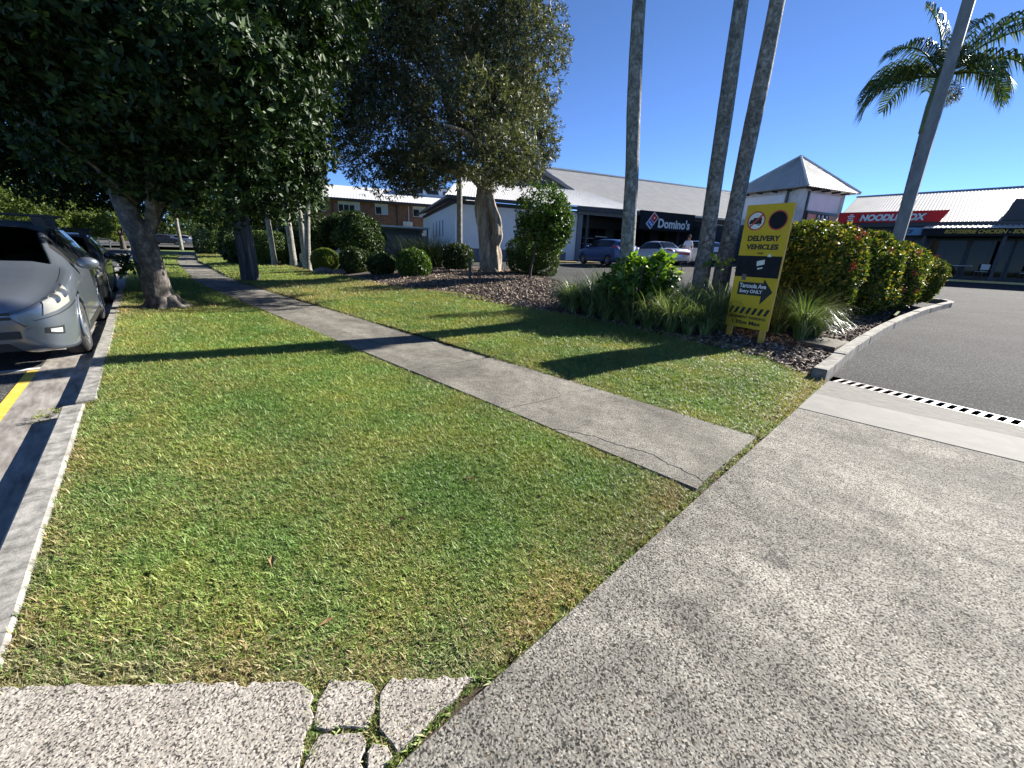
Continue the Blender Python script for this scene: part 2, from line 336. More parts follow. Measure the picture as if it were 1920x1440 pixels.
# ------------------------------------------------------------------ mesh helpers
class MB:
    def __init__(s): s.v = []; s.f = []; s.mi = []
    def add(s, vs, fs, mi=0):
        o = len(s.v); s.v.extend([tuple(map(float, p)) for p in vs]); s.f.extend([tuple(i + o for i in q) for q in fs]); s.mi.extend([mi] * len(fs)); return s
    def box(s, x0, x1, y0, y1, z0, z1, mi=0):
        vs = [(x, y, z) for z in (z0, z1) for y in (y0, y1) for x in (x0, x1)]
        return s.add(vs, [(0, 2, 3, 1), (4, 5, 7, 6), (0, 1, 5, 4), (2, 6, 7, 3), (0, 4, 6, 2), (1, 3, 7, 5)], mi)
    def prism(s, poly, z0, z1, ch=0.0, mi=0):
        n = len(poly); P = np.array([p[:2] for p in poly], float)
        area = sum(P[i][0] * P[(i + 1) % n][1] - P[(i + 1) % n][0] * P[i][1] for i in range(n))
        if area < 0: P = P[::-1]
        z0 = z0 if hasattr(z0, '__call__') else (lambda x, y, k=z0: k); zt = z1 if hasattr(z1, '__call__') else (lambda x, y, k=z1: k)
        rings = [[(x, y, z0(x, y)) for x, y in P]]
        if ch:
            rings.append([(x, y, zt(x, y) - ch) for x, y in P])
            Q = []
            for i in range(n):
                a, b, c = P[i - 1], P[i], P[(i + 1) % n]
                d1 = (b - a) / (np.linalg.norm(b - a) + 1e-9); d2 = (c - b) / (np.linalg.norm(c - b) + 1e-9)
                nr = np.array([-d1[1] - d2[1], d1[0] + d2[0]]); L = np.linalg.norm(nr); nr = nr / (L + 1e-9)
                Q.append(b + nr * ch)
            rings.append([(x, y, zt(x, y)) for x, y in Q])
        else: rings.append([(x, y, zt(x, y)) for x, y in P])
        vs = [p for r in rings for p in r]; fs = []
        for k in range(len(rings) - 1):
            for i in range(n):
                j = (i + 1) % n; fs.append((k * n + i, k * n + j, (k + 1) * n + j, (k + 1) * n + i))
        fs.append(tuple(range((len(rings) - 1) * n, len(rings) * n))); fs.append(tuple(range(n))[::-1])
        return s.add(vs, fs, mi)
    def grid(s, F, nu, nv, mi=0, flip=False):
        vs = [F(i / nu, j / nv) for j in range(nv + 1) for i in range(nu + 1)]
        fs = []
        for j in range(nv):
            for i in range(nu):
                a = j * (nu + 1) + i; q = (a, a + 1, a + nu + 2, a + nu + 1); fs.append(q[::-1] if flip else q)
        return s.add(vs, fs, mi)
    def tube(s, pts, rad, seg=10, rough=0.0, cap=True, mi=0, res=0, ridge=0.0):
        P = np.array(pts, float); rr = np.array(rad if hasattr(rad, '__len__') else [rad] * len(P), float)
        if res: P, rr = spline(P, rr, res)
        vs = []; n = len(P); prev = None
        ph = rng.random(4) * 6.28
        for k in range(n):
            d = P[min(k + 1, n - 1)] - P[max(k - 1, 0)]; d = d / (np.linalg.norm(d) + 1e-9)
            if prev is None:
                a = np.array([1., 0, 0]) if abs(d[0]) < .8 else np.array([0, 1., 0]); u = np.cross(d, a)
            else: u = prev - d * (prev @ d)
            u /= np.linalg.norm(u) + 1e-9; prev = u; w_ = np.cross(d, u)
            for i in range(seg):
                th = 2 * math.pi * i / seg; r = rr[k]
                if rough: r *= 1 + rough * (math.sin(th * 2 + ph[0] + k * .35) * .5 + math.sin(th * 3 + ph[1] - k * .5) * .35 + (random.random() - .5) * .5)
                if ridge: r *= 1 + ridge * math.sin(th * 5 + ph[2] + k * .12)
                vs.append(P[k] + (u * math.cos(th) + w_ * math.sin(th)) * r)
        fs = [(k * seg + i, k * seg + (i + 1) % seg, (k + 1) * seg + (i + 1) % seg, (k + 1) * seg + i) for k in range(n - 1) for i in range(seg)]
        if cap: fs += [tuple(range(seg))[::-1], tuple(range((n - 1) * seg, n * seg))]
        return s.add(vs, fs, mi)
    def lathe(s, prof, seg=24, axis='z', c=(0, 0, 0), mi=0):
        vs = []
        for r, h in prof:
            for i in range(seg):
                a = 2 * math.pi * i / seg; p = (r * math.cos(a), r * math.sin(a), h)
                if axis == 'x': p = (p[2], p[0], p[1])
                elif axis == 'y': p = (p[0], p[2], p[1])
                vs.append((p[0] + c[0], p[1] + c[1], p[2] + c[2]))
        n = len(prof)
        fs = [(k * seg + i, k * seg + (i + 1) % seg, (k + 1) * seg + (i + 1) % seg, (k + 1) * seg + i) for k in range(n - 1) for i in range(seg)]
        return s.add(vs, fs, mi)
    def build(s, name, mat, parent=None, smooth=False, loc=None, bevel=0, seg=2, normals=True):
        me = bpy.data.meshes.new(name); me.from_pydata(s.v, [], s.f)
        for mm in (mat if isinstance(mat, (list, tuple)) else [mat]): me.materials.append(mm)
        if any(s.mi): me.polygons.foreach_set('material_index', s.mi)
        if normals or smooth:
            b = bmesh.new(); b.from_mesh(me)
            if normals: bmesh.ops.recalc_face_normals(b, faces=b.faces)
            for f in b.faces: f.smooth = smooth
            b.to_mesh(me); b.free()
        o = mkobj(name, me, parent)
        if loc is not None: o.location = loc
        if bevel:
            md = o.modifiers.new('bevel', 'BEVEL'); md.width = bevel; md.segments = seg; md.limit_method = 'ANGLE'
        return o
def spline(P, r, res):
    out = []; ro = []
    n = len(P)
    for i in range(n - 1):
        p0, p1, p2, p3 = P[max(i - 1, 0)], P[i], P[i + 1], P[min(i + 2, n - 1)]
        for k in range(res):
            t = k / res
            out.append(.5 * ((2 * p1) + (-p0 + p2) * t + (2 * p0 - 5 * p1 + 4 * p2 - p3) * t * t + (-p0 + 3 * p1 - 3 * p2 + p3) * t ** 3)); ro.append(r[i] * (1 - t) + r[i + 1] * t)
    out.append(P[-1]); ro.append(r[-1]); return np.array(out), np.array(ro)
def mkobj(name, data, parent=None):
    o = bpy.data.objects.new(name, data); COL.objects.link(o)
    if parent is not None: o.parent = parent
    return o
def empty(name, loc=(0, 0, 0), rz=0):
    o = bpy.data.objects.new(name, None); COL.objects.link(o); o.location = loc; o.rotation_euler = (0, 0, rz); o.empty_display_size = .2; return o
def tag(o, label, cat, group=None, kind=None):
    o['label'] = label; o['category'] = cat
    if group: o['group'] = group
    if kind: o['kind'] = kind
    return o
def struct(o): o['kind'] = 'structure'; return o
def stuff(o): o['kind'] = 'stuff'; return o
def copy_tree(o, parent=None):
    c = o.copy(); COL.objects.link(c); c.parent = parent
    for ch in o.children: copy_tree(ch, c)
    return c
def text(name, txt, w_, h_, mat, parent, M, bold=.02, shear=0, extrude=.002, sx=None):
    cu = bpy.data.curves.new(name, 'FONT'); cu.body = txt; cu.offset = bold; cu.shear = shear; cu.extrude = .02
    cu.align_x = 'LEFT'; cu.resolution_u = 4
    ob = bpy.data.objects.new(name + '_tmp', cu)
    me = bpy.data.meshes.new_from_object(ob); bpy.data.objects.remove(ob); bpy.data.curves.remove(cu)
    n = len(me.vertices); co = np.zeros(n * 3); me.vertices.foreach_get('co', co); co = co.reshape(-1, 3)
    mn, mx = co.min(0), co.max(0)
    co = (co - mn) / (mx - mn) * np.array([w_, h_, extrude]); me.vertices.foreach_set('co', co.ravel())
    me.materials.clear(); me.materials.append(mat)
    o = mkobj(name, me, parent); o.matrix_local = M; return o
def fast_mesh(name, V, nper, faces_per, mat, parent=None, smooth=False):
    """V (N,nper,3); faces_per: list of index tuples (all same length) within one piece"""
    N = V.shape[0]; fp = np.array(faces_per); L = fp.shape[1]
    idx = (fp[None] + (np.arange(N) * nper)[:, None, None]).reshape(-1)
    me = bpy.data.meshes.new(name); me.vertices.add(N * nper); me.vertices.foreach_set('co', V.reshape(-1).astype(np.float32))
    nf = N * len(fp); me.loops.add(len(idx)); me.loops.foreach_set('vertex_index', idx.astype(np.int32))
    me.polygons.add(nf); me.polygons.foreach_set('loop_start', (np.arange(nf) * L).astype(np.int32))
    me.polygons.foreach_set('loop_total', np.full(nf, L, np.int32))
    if smooth: me.polygons.foreach_set('use_smooth', np.ones(nf, bool))
    me.update(calc_edges=True); me.materials.append(mat)
    return mkobj(name, me, parent)
def unit(a): return a / (np.linalg.norm(a, axis=-1, keepdims=True) + 1e-9)
def leaves(name, pos, d, L, W, mat, parent=None, fold=.25, mid=.55, nrm=None):
    N = len(pos); d = unit(d); L = np.broadcast_to(L, (N,)).reshape(N, 1); W = np.broadcast_to(W, (N,)).reshape(N, 1)
    if nrm is None: nrm = rng.normal(size=(N, 3)) + np.array([0, 0, .8])
    sd_ = unit(np.cross(d, nrm)); up = np.cross(sd_, d)
    V = np.stack([pos, pos + d * L * mid + sd_ * W * .5 + up * W * fold, pos + d * L - up * L * .08, pos + d * L * mid - sd_ * W * .5 + up * W * fold], 1)
    return fast_mesh(name, V, 4, [(0, 1, 2), (0, 2, 3)], mat, parent)
def fnoise(P, f, ph=0.0):
    x, y, z = P[:, 0] * f + ph, P[:, 1] * f + ph * 1.7, P[:, 2] * f + ph * .6
    return (np.sin(x * 1.3 + 1.1 * np.sin(y * .9)) + np.sin(y * 1.1 + 1.3 * np.sin(z * 1.2)) + np.sin(z * 1.4 + .9 * np.sin(x * 1.05))) / 3
def ell_points(ells, n, shell=.55, gapf=1.6, gap=-.35, ph=0.):
    """points in a union of ellipsoids, biased outward, with noise gaps"""
    wts = np.array([e[1][0] * e[1][1] * e[1][2] for e in ells]) ** .75; wts /= wts.sum()
    out = []; od = []
    need = n
    while need > 0:
        k = rng.choice(len(ells), size=need * 2, p=wts)
        c = np.array([e[0] for e in ells])[k]; r = np.array([e[1] for e in ells])[k]
        u = unit(rng.normal(size=(len(k), 3))); rad = shell + (1 - shell) * rng.random((len(k), 1)) ** .7
        lump = 1 + .16 * fnoise(c + u * r, 1.4, ph + 3)[:, None] + .10 * fnoise(c + u * r, 3.1, ph)[:, None]
        P = c + u * r * rad * lump
        keep = fnoise(P, gapf, ph) > gap
        out.append(P[keep][:need]); od.append(u[keep][:need]); need -= len(out[-1])
    return np.concatenate(out), np.concatenate(od)
def rosettes(P, D, k, L, spread=1.0, jit=.3):
    """k leaves around every twig tip"""
    N = len(P); D = unit(D + rng.normal(size=(N, 3)) * .6 + np.array([0, 0, .25]))
    a = unit(np.cross(D, rng.normal(size=(N, 3)))); b = np.cross(D, a)
    th = (np.arange(k) / k * 6.283)[None] + rng.random((N, 1)) * 6.28 + rng.normal(size=(N, k)) * jit
    dirs = D[:, None] * (.55 + rng.normal(size=(N, k, 1)) * .25) + spread * (a[:, None] * np.cos(th)[..., None] + b[:, None] * np.sin(th)[..., None])
    pos = np.repeat(P[:, None], k, 1) + rng.normal(size=(N, k, 3)) * L * .12
    nr = np.repeat(D[:, None], k, 1) + rng.normal(size=(N, k, 3)) * .35
    return pos.reshape(-1, 3), dirs.reshape(-1, 3), nr.reshape(-1, 3)

# ------------------------------------------------------------------ terrain
def sm(t): t = np.clip(t, 0, 1); return t * t * (3 - 2 * t)
def zg(x, y):
    x = np.asarray(x, float); y = np.asarray(y, float)
    a = .05 * np.maximum(0, np.minimum(x, 10.6) - 3.3) + .033 * np.clip(x - 10.6, 0, 45)
    b = .025 * np.clip(x - 6.2, 0, 60)
    w_ = sm((y - .7) / 5); far = 1 - sm((y - 26) / 30) * .75
    return (b + (a - b) * w_) * far
def kerb_x(y): return -.44 + .073 * (y - 1.9)
def path_c(y): return 3.03 + np.where(y > 17, .09 * (np.minimum(y, 32) - 17), 0) + np.where(y > 32, .14 * (y - 32), 0)
def sheet(name, F, nu, nv, mat, parent=None):
    return MB().grid(F, nu, nv).build(name, mat, parent, smooth=True)

# big ground sheet
xs = np.concatenate([-np.geomspace(900, 12, 14), np.linspace(-10, 60, 71), np.geomspace(64, 1200, 14)])
ys = np.concatenate([-np.geomspace(600, 12, 10), np.linspace(-10, 90, 101), np.geomspace(95, 1400, 14)])
V = np.array([(x, y, float(zg(x, y)) - (.30 if x < 45 else .02) - (.25 if x < kerb_x(y) else 0)) for y in ys for x in xs])
nx = len(xs); Fc = [(j * nx + i, j * nx + i + 1, (j + 1) * nx + i + 1, (j + 1) * nx + i) for j in range(len(ys) - 1) for i in range(nx - 1)]
struct(MB().add(V, Fc).build('ground', M_LAWN, smooth=True))

# street
def road_z(x, y): return -.13 - .012 * max(0., kerb_x(y) - .45 - x) if x > kerb_x(y) - 6 else -.20
def FR(u, v):
    y = -12 + v ** 1.6 * 300; x1 = kerb_x(y) - .50; x = x1 - u * 9.4; return (x, y, -.118 - .012 * u * 4)
struct(sheet('road', FR, 8, 90, M_ROAD))
def FG(u, v):
    y = -2 + v ** 1.4 * 90; x = kerb_x(y) - .04 - u * .48; return (x, y, -.088 - .024 * u)
struct(sheet('gutter', FG, 3, 80, M_GUTTER))
def FV(u, v):
    y = -12 + v ** 1.6 * 300; x = kerb_x(y) - 9.7 - u * 14; return (x, y, -.06 + .5 * u)
struct(sheet('far_verge', FV, 4, 60, M_LAWN))
mb = MB()
for a, b in ((4.3, 6.9),):
    mb.grid(lambda u, v: (kerb_x(a + v * (b - a)) - .51 - u * .10, a + v * (b - a), -.113), 1, 10)
o = mb.build('yellow_edge_line', M_LINEY); o['kind'] = 'structure'
mb = MB().grid(lambda u, v: (-.50 - u * 2.2, 6.93 + v * .09 + u * .12, -.113 - .01 * u), 6, 1)
o = mb.build('parking_bay_line', M_LINEW); o['kind'] = 'structure'

# low wooded rise on the horizon
def FH(u, v):
    a = R_(-65 + 190 * u); r = 230 + 40 * v; h = (7 + 2.5 * math.sin(u * 23) + 1.6 * math.sin(u * 61 + 1) + 1.0 * math.sin(u * 140)) * math.sin(math.pi * v)
    return (r * math.sin(a), r * math.cos(a), -1 + h)
struct(sheet('hills', FH, 160, 6, simple('wooded_rise', (.03, .045, .018), (.08, .105, .035), .25, .95, .8, .8, kind='World', dist=2.)))
# verge lawn between kerb and path
YTOP = 60.0
def lowA(s):
    x = -.44 + s * 2.87
    return .765 if x > .66 else .765 + (.66 - x) * (.97 / 1.10)
def FA(u, v):
    y = lowA(u) + (YTOP - lowA(u)) * v ** 2.2
    xl = kerb_x(y) + .005; xr = float(path_c(y)) - .585
    x = xl + (xr - xl) * u
    e = min(u, 1 - u, v * 8) * 4
    return (x, y, -.045 + .022 * min(1, e) + .008 * math.sin(x * 2.1 + y * 1.3) * min(1, e))
struct(sheet('verge_lawn', FA, 40, 140, M_LAWN))
# lawn between path and garden
def FB(u, v):
    y = .765 + (YTOP - .765) * v ** 2.2
    xl = float(path_c(y)) + .585; xr = 6.95 + .18 * math.sin(y * .9) if y > 1.6 else 6.1 + (y - .82) * 1.0
    if y > 17: xr = max(xr, xl + 3.2)
    x = xl + (xr - xl) * u
    return (x, y, float(zg(x, y)) - .012 + .012 * math.sin(x * 2.3 + y * 1.1))
struct(sheet('garden_lawn', FB, 30, 140, M_LAWN))

# footpath: separate slabs
path = empty('footpath'); path['kind'] = 'structure'
def slab(poly, z1=0.0, mat=M_PATH, parent=path, name='slab', ch=.006, z0=-.12):
    return MB().prism(poly, z0, z1, ch).build(name, mat, parent)
# slab next to the driveway, cracked in two pieces
def jag(pts, amp=.012, n=4):
    P = [np.array(p, float) for p in pts]
    for _ in range(n):
        Q = [P[0]]
        for a, b in zip(P[:-1], P[1:]):
            d = b - a; Q += [(a + b) / 2 + np.array([-d[1], d[0]]) * rng.normal() * .13, b]
        P = Q
    return [tuple(p) for p in P]
def both_sides(line, w0=.0012, w1=.005):
    out = []
    for i, p in enumerate(line):
        a, b = np.array(line[max(i - 1, 0)]), np.array(line[min(i + 1, len(line) - 1)]); d = (b - a) / (np.linalg.norm(b - a) + 1e-9); out.append(tuple(np.array(p) + np.array([d[1], -d[0]]) * rng.uniform(w0, w1)))
    return out
ck1 = jag([(2.556, .80), (2.606, 1.0), (2.650, 1.22), (2.593, 1.45), (2.508, 1.82), (2.44, 1.955)], n=3)
slab([(2.44, .79)] + ck1, -.002, ch=.002)
slab([(3.62, .80), (3.62, 2.35), (2.45, 2.52)] + both_sides(ck1)[::-1], 0, ch=.002)
ck2 = jag([(3.125, 2.43), (3.25, 2.62), (3.30, 2.86), (3.48, 3.05), (3.62, 3.115)], n=3)
slab([(2.45, 2.53)] + ck2 + [(3.62, 4.02), (2.45, 4.12)], 0, ch=.002)
slab(both_sides(ck2) + [(3.62, 2.36)], -.002, ch=.002)
yy = 4.05; first = True
while yy < 58:
    step = 1.55 + .25 * random.random(); y2 = min(yy + step, 58)
    a, b = float(path_c(yy)), float(path_c(y2)); j = .012; dz = random.uniform(-.004, .004)
    y0l = yy + (.08 if first else 0)
    slab([(a - .585, y0l + j), (a + .585, yy + j), (b + .585, y2), (b - .585, y2)], dz); yy = y2; first = False
# soil edge line under and beside path
struct(sheet('path_bed_soil', lambda u, v: (float(path_c(.5 + v * 58)) - .64 + u * 1.28, .5 + v * 58, -.042), 2, 60, M_SOIL))

# driveway crossing
drv = empty('driveway_crossing'); drv['kind'] = 'structure'
def dz(x, y): return 0.004
slab([(-1.0, -7), (4.705, -7), (4.705, .755), (-1.0, .735)], 0, M_DRIVE, drv, 'slab', .006)
slab([(4.72, -7), (5.44, -7), (5.44, .76), (4.72, .757)], .001, M_STRIP, drv, 'slab', .005)
def xin(y): return 6.20 + (y - .75) * .235
slab([(5.455, -7), (xin(-7), -7), (xin(.75), .75), (5.455, .76)], -.002, M_CHANNEL, drv, 'slab', .004)
# flared wing, broken into pieces
def pix(px, py, z=0.):
    d = _R @ np.array([px - CXP, py - CYP, FPX]); t = (z - H_EYE) / d[2]; return (d[0] * t, d[1] * t)
fl = [
 [(-400, 1335), (-20, 1291), (300, 1281), (560, 1279), (588, 1306), (584, 1345), (562, 1440), (540, 1560), (300, 1640), (-400, 1640)],
 [(622, 1273), (690, 1275), (708, 1290), (703, 1335), (690, 1360), (600, 1364), (588, 1350), (600, 1300)],
 [(735, 1273), (885, 1268), (868, 1293), (812, 1346), (768, 1392), (742, 1406), (724, 1380), (710, 1345), (714, 1300)],
 [(600, 1374), (680, 1372), (686, 1392), (680, 1425), (676, 1500), (550, 1500), (572, 1420)],
 [(700, 1388), (724, 1400), (733, 1416), (690, 1470), (686, 1440)],
]
flare = empty('driveway_flare'); flare['kind'] = 'structure'
for i, pl in enumerate(fl):
    P = [pix(*p) for p in pl]
    P = [(x, min(y, 9)) for x, y in P]
    # small irregular edge
    Q = []
    for k in range(len(P)):
        a, b = np.array(P[k]), np.array(P[(k + 1) % len(P)]); n_ = max(1, int(np.linalg.norm(b - a) / .022))
        for q in range(n_): Q.append(tuple(a + (b - a) * q / n_ + rng.normal(size=2) * .0045))
    slab(Q, .004 - .006 * (i % 2), M_FLARE, flare, 'slab', .003)
struct(MB().prism([(-1.2, .60), (.74, .60), (.74, .765), (.66, .785), (-.40, 1.715), (-1.2, 2.42)], -.10, -.022).build('joint_soil', M_SOIL))
struct(MB().prism([(.6, .70), (6.1, .70), (6.1, .80), (.6, .80)], -.10, -.046).build('edge_soil', M_SOIL))

# drain grate: frame rails and bars
gr = empty('drain_grate', (0, 0, 0)); tag(gr, 'slotted steel drain grate across the driveway', 'grate')
gd = np.array([xin(-7) - xin(.72), -7.72]); gl = np.linalg.norm(gd); gd /= gl; gn = np.array([gd[1], -gd[0]])
if gn[0] < 0: gn = -gn
g0 = np.array([xin(.72), .72])
def gp(s, t, z): p = g0 + gd * s + gn * t; return (p[0], p[1], z)
def gbox(s0, s1, t0, t1, z0, z1):
    vs = [gp(s, t, z) for z in (z0, z1) for t in (t0, t1) for s in (s0, s1)]
    return MB().add(vs, [(0, 2, 3, 1), (4, 5, 7, 6), (0, 1, 5, 4), (2, 6, 7, 3), (0, 4, 6, 2), (1, 3, 7, 5)])
gbox(0, gl, .004, .020, -.012, .001).build('rail', M_GRATE, gr); gbox(0, gl, .240, .256, -.012, .001).build('rail', M_GRATE, gr)
s0 = .0; k = 0; bar_me = {}
while s0 < min(gl, 5.2):
    mm = M_GRATE_R if s0 < .55 else M_GRATE
    key = mm.name
    if key not in bar_me:
        ob = gbox(0, .036, .020, .240, -.006, 0.0).build('bar', mm, gr); bar_me[key] = (ob, s0)
        ob.location = (gd[0] * s0, gd[1] * s0, 0)
    else:
        c = bar_me[key][0].copy(); COL.objects.link(c); c.location = (gd[0] * s0, gd[1] * s0, 0)
    s0 += .088
o = gbox(-.05, gl, -.02, .30, -.25, -.10).build('drain_trough', M_DARKIN, gr)

# asphalt drive + car park: one sheet with the same rise, following the terrain
def FAs(u, v):
    x = 6.44 + u ** 1.5 * 46 ; y = -14 + v * 14.76
    if u == 0: x = xin(y) + .268
    return (x, y, float(zg(x, y)) - .002)
struct(sheet('asphalt_driveway', FAs, 60, 40, M_ASPH))
BE = [(.74, 19.2), (1.6, 18.9), (2.6, 17.0), (4.0, 13.6), (5.5, 11.6), (7.0, 10.75), (8.5, 11.1), (10, 12.0), (12, 13.4), (14.5, 15.2), (18, 15.5)]
def bed_edge_v(y): return np.interp(y, [p[0] for p in BE], [p[1] for p in BE])   # back edge of the garden bed against the car park
def bed_edge(y): return float(bed_edge_v(y))
def bed_z_v(x, y):
    xl = np.where(y > 1.6, 6.85, 6.0 + (y - .82) * 1.05); xr = bed_edge_v(y) - .02; u = (x - xl) / (xr - xl)
    m_ = -.02 + .10 * np.clip(np.minimum(u, 1 - u) * 5, 0, 1) * np.clip((y - .8) * 1.2, 0, 1)
    return zg(x, y) + np.where((u < 0) | (u > 1) | (y < .86), 0, m_)
def FC(u, v):
    y = .74 + v ** 1.2 * 30; xl = bed_edge(min(y, 18)) + .02; x = xl + u * (54 - xl)
    return (x, y, float(zg(x, y)) - .002)
struct(sheet('car_park_asphalt', FC, 50, 60, M_ASPH))
def FM(u, v):
    y = .86 + v ** 1.3 * 18.5; xl = (6.85 if y > 1.6 else 6.0 + (y - .82) * 1.05); xr = bed_edge(min(y, 18)) - .02
    x = xl + (xr - xl) * u
    mound = .10 * min(1, min(u, 1 - u) * 5) * min(1, (y - .8) * 1.2)
    return (x, y, float(zg(x, y)) - .02 + mound)
def bed_z(x, y): return float(bed_z_v(x, y))
struct(sheet('mulch_bed', FM, 40, 60, M_DIRT))

# bed kerb of cast concrete blocks
bk = empty('garden_bed_kerb'); tag(bk, 'grey concrete kerb of cast blocks edging the mulch bed beside the driveway', 'kerb')
pts = [(6.10, .78), (6.34, .78), (7.3, .775), (8.3, .76), (9.3, .73), (10.4, .68), (11.6, .60), (12.9, .50), (14.2, .36), (15.5, .20), (16.7, .02), (17.7, -.16), (18.35, -.20), (18.85, .0), (19.1, .4), (19.2, .9), (19.1, 1.5)]
for i in range(len(pts) - 1):
    a, b = np.array(pts[i]), np.array(pts[i + 1]); d = (b - a) / np.linalg.norm(b - a); nn = np.array([-d[1], d[0]])
    j = .006; a2 = a + d * j; b2 = b - d * j * .3; wv = .15 + random.uniform(-.004, .004); hz = .135 + random.uniform(-.006, .008)
    lat = random.uniform(-.006, .006)
    poly = [a2 + nn * (lat), b2 + nn * (lat), b2 + nn * (wv + lat), a2 + nn * (wv + lat)]
    MB().prism(poly, lambda x, y: float(zg(x, y)) - .1, lambda x, y, h=hz: float(zg(x, y)) + h, .012).build('kerb_block', M_BEDKERB, bk)

# street kerb
sk = empty('street_kerb'); tag(sk, 'long grey concrete street kerb along the grass verge', 'kerb')
def kerb_piece(y0, y1, off=0.0, z1=.004, n=6, wd=.135, nm='kerb_block'):
    L = [(kerb_x(y0 + (y1 - y0) * k / n) + off, y0 + (y1 - y0) * k / n) for k in range(n + 1)]
    poly = [(x - wd, y) for x, y in L] + [(x, y) for x, y in L[::-1]]
    return MB().prism(poly, -.30, z1, .014).build(nm, M_KERB, sk)
kerb_piece(.2, 2.12); kerb_piece(2.135, 4.83)
y0 = 4.98
while y0 < 58:
    y1 = y0 + 2.4; kerb_piece(y0, y1 - .01, .065, -.008 + random.uniform(-.004, .004)); y0 = y1

# ------------------------------------------------------------------ street trees
def tree_root(name, loc, label, group=None, cat='tree'):
    return tag(empty(name, loc), label, cat, group)
BASE_A = (1.0, 11.15, -.05)
t = tree_root('street_tree', BASE_A, 'large dark street tree with leaning grey trunk beside the silver car', cat='tree')
def rel(p, b): return tuple(np.array(p, float) - np.array(b, float))
mb = MB()
mb.tube([(.06, .04, -.1), (0, 0, .0), (-.05, .02, .25), (-.08, 0, .8), (-.13, .0, 1.25), (-.25, .0, 1.75), (-.33, .02, 2.3), (-.36, .05, 3.0), (-.3, .1, 4.2)],
        [.42, .32, .235, .205, .215, .18, .14, .12, .07], 18, .10, res=5, ridge=.05)
mb.tube([(-.14, 0, 1.15), (.05, -.05, 1.7), (.42, -.1, 2.4), (.9, -.2, 3.4), (1.3, -.3, 4.6)], [.14, .10, .085, .06, .04], 14, .1, res=4)
mb.tube([(.05, .0, 1.6), (.1, -.6, 2.3), (.2, -1.3, 3.2)], [.1, .08, .05], 10, .1, res=4)
mb.tube([(-.3, 0, 2.2), (-.9, -.1, 3.2), (-1.7, -.2, 4.3)], [.10, .08, .04], 10, .1, res=4)
for a in (0.3, 1.2, 2.0, 3.3, 4.4, 5.3):
    mb.tube([(.16 * math.cos(a), .16 * math.sin(a), .22), (.32 * math.cos(a), .32 * math.sin(a), .05), (.62 * math.cos(a), .62 * math.sin(a), -.03)], [.12, .08, .03], 8, .1, res=3)
for k in range(46):
    a = random.uniform(0, 6.28); rr = random.uniform(.8, 2.4); z = random.uniform(2.4, 6.0)
    mb.tube([(.2 * math.cos(a), .2 * math.sin(a), z - .7), (rr * .5 * math.cos(a), rr * .5 * math.sin(a), z - .2), (rr * math.cos(a), rr * math.sin(a), z + .2)], [.035, .025, .012], 6, .1, res=2)
trunk = mb.build('trunk', M_BARK_A, t, smooth=True)
ells = [((1.7, 10.4, 4.7), (3.0, 2.4, 2.9)), ((-.55, 10.8, 5.0), (1.9, 1.8, 1.9)), ((3.1, 10.6, 3.45), (1.45, 1.4, 1.45)), ((2.4, 9.6, 5.8), (2.6, 2.0, 2.0)), ((1.3, 11.3, 3.4), (1.7, 1.7, 1.35)), ((-1.6, 10.6, 5.9), (1.9, 1.8, 1.8)), ((1.4, 10.7, 3.1), (1.5, 1.3, .9)), ((2.0, 8.1, 3.7), (1.5, 1.1, .95)), ((.6, 8.6, 4.3), (1.3, 1.1, .9))]
P, D = ell_points(ells, 21000, .5, 1.5, -.78)
P = np.concatenate([P, np.array([.55, 10.9, .85]) + rng.normal(size=(14, 3)) * .09])
D = np.concatenate([D, rng.normal(size=(14, 3))])
p_, d_, n_ = rosettes(P - np.array(BASE_A), D, 8, .11, 1.0)
L = rng.uniform(.10, .165, len(p_))
stuff(leaves('crown', p_, d_, L, L * .42, M_LEAF_A, t, .12, .62, n_))
BASE_B = (1.35, 17.3, -.05)
t = tree_root('street_tree', BASE_B, 'second street tree with forked trunk half hidden behind the leaning one')
mb = MB(); mb.tube([(0, 0, -.1), (0, 0, .1), (-.12, 0, .8), (-.1, 0, 1.5), (-.3, .0, 2.6), (-.4, 0, 4)], [.34, .26, .2, .2, .13, .06], 14, .1, res=4)
mb.tube([(-.1, 0, 1.1), (.25, 0, 1.7), (.75, .0, 2.6), (1.1, 0, 3.8)], [.16, .15, .11, .05], 12, .1, res=4)
mb.build('trunk', M_BARK_A, t, smooth=True)
P, D = ell_points([((1.0, 17.2, 4.4), (2.6, 2.5, 2.5)), ((.2, 16.2, 3.0), (1.6, 1.5, 1.1)), ((-1.0, 17, 4.4), (1.6, 1.8, 1.8))], 6000, .5, 1.5, -.6)
p_, d_, n_ = rosettes(P - np.array(BASE_B), D, 7, .13); L = rng.uniform(.10, .17, len(p_))
stuff(leaves('crown', p_, d_, L, L * .42, M_LEAF_A, t, .12, .62, n_))

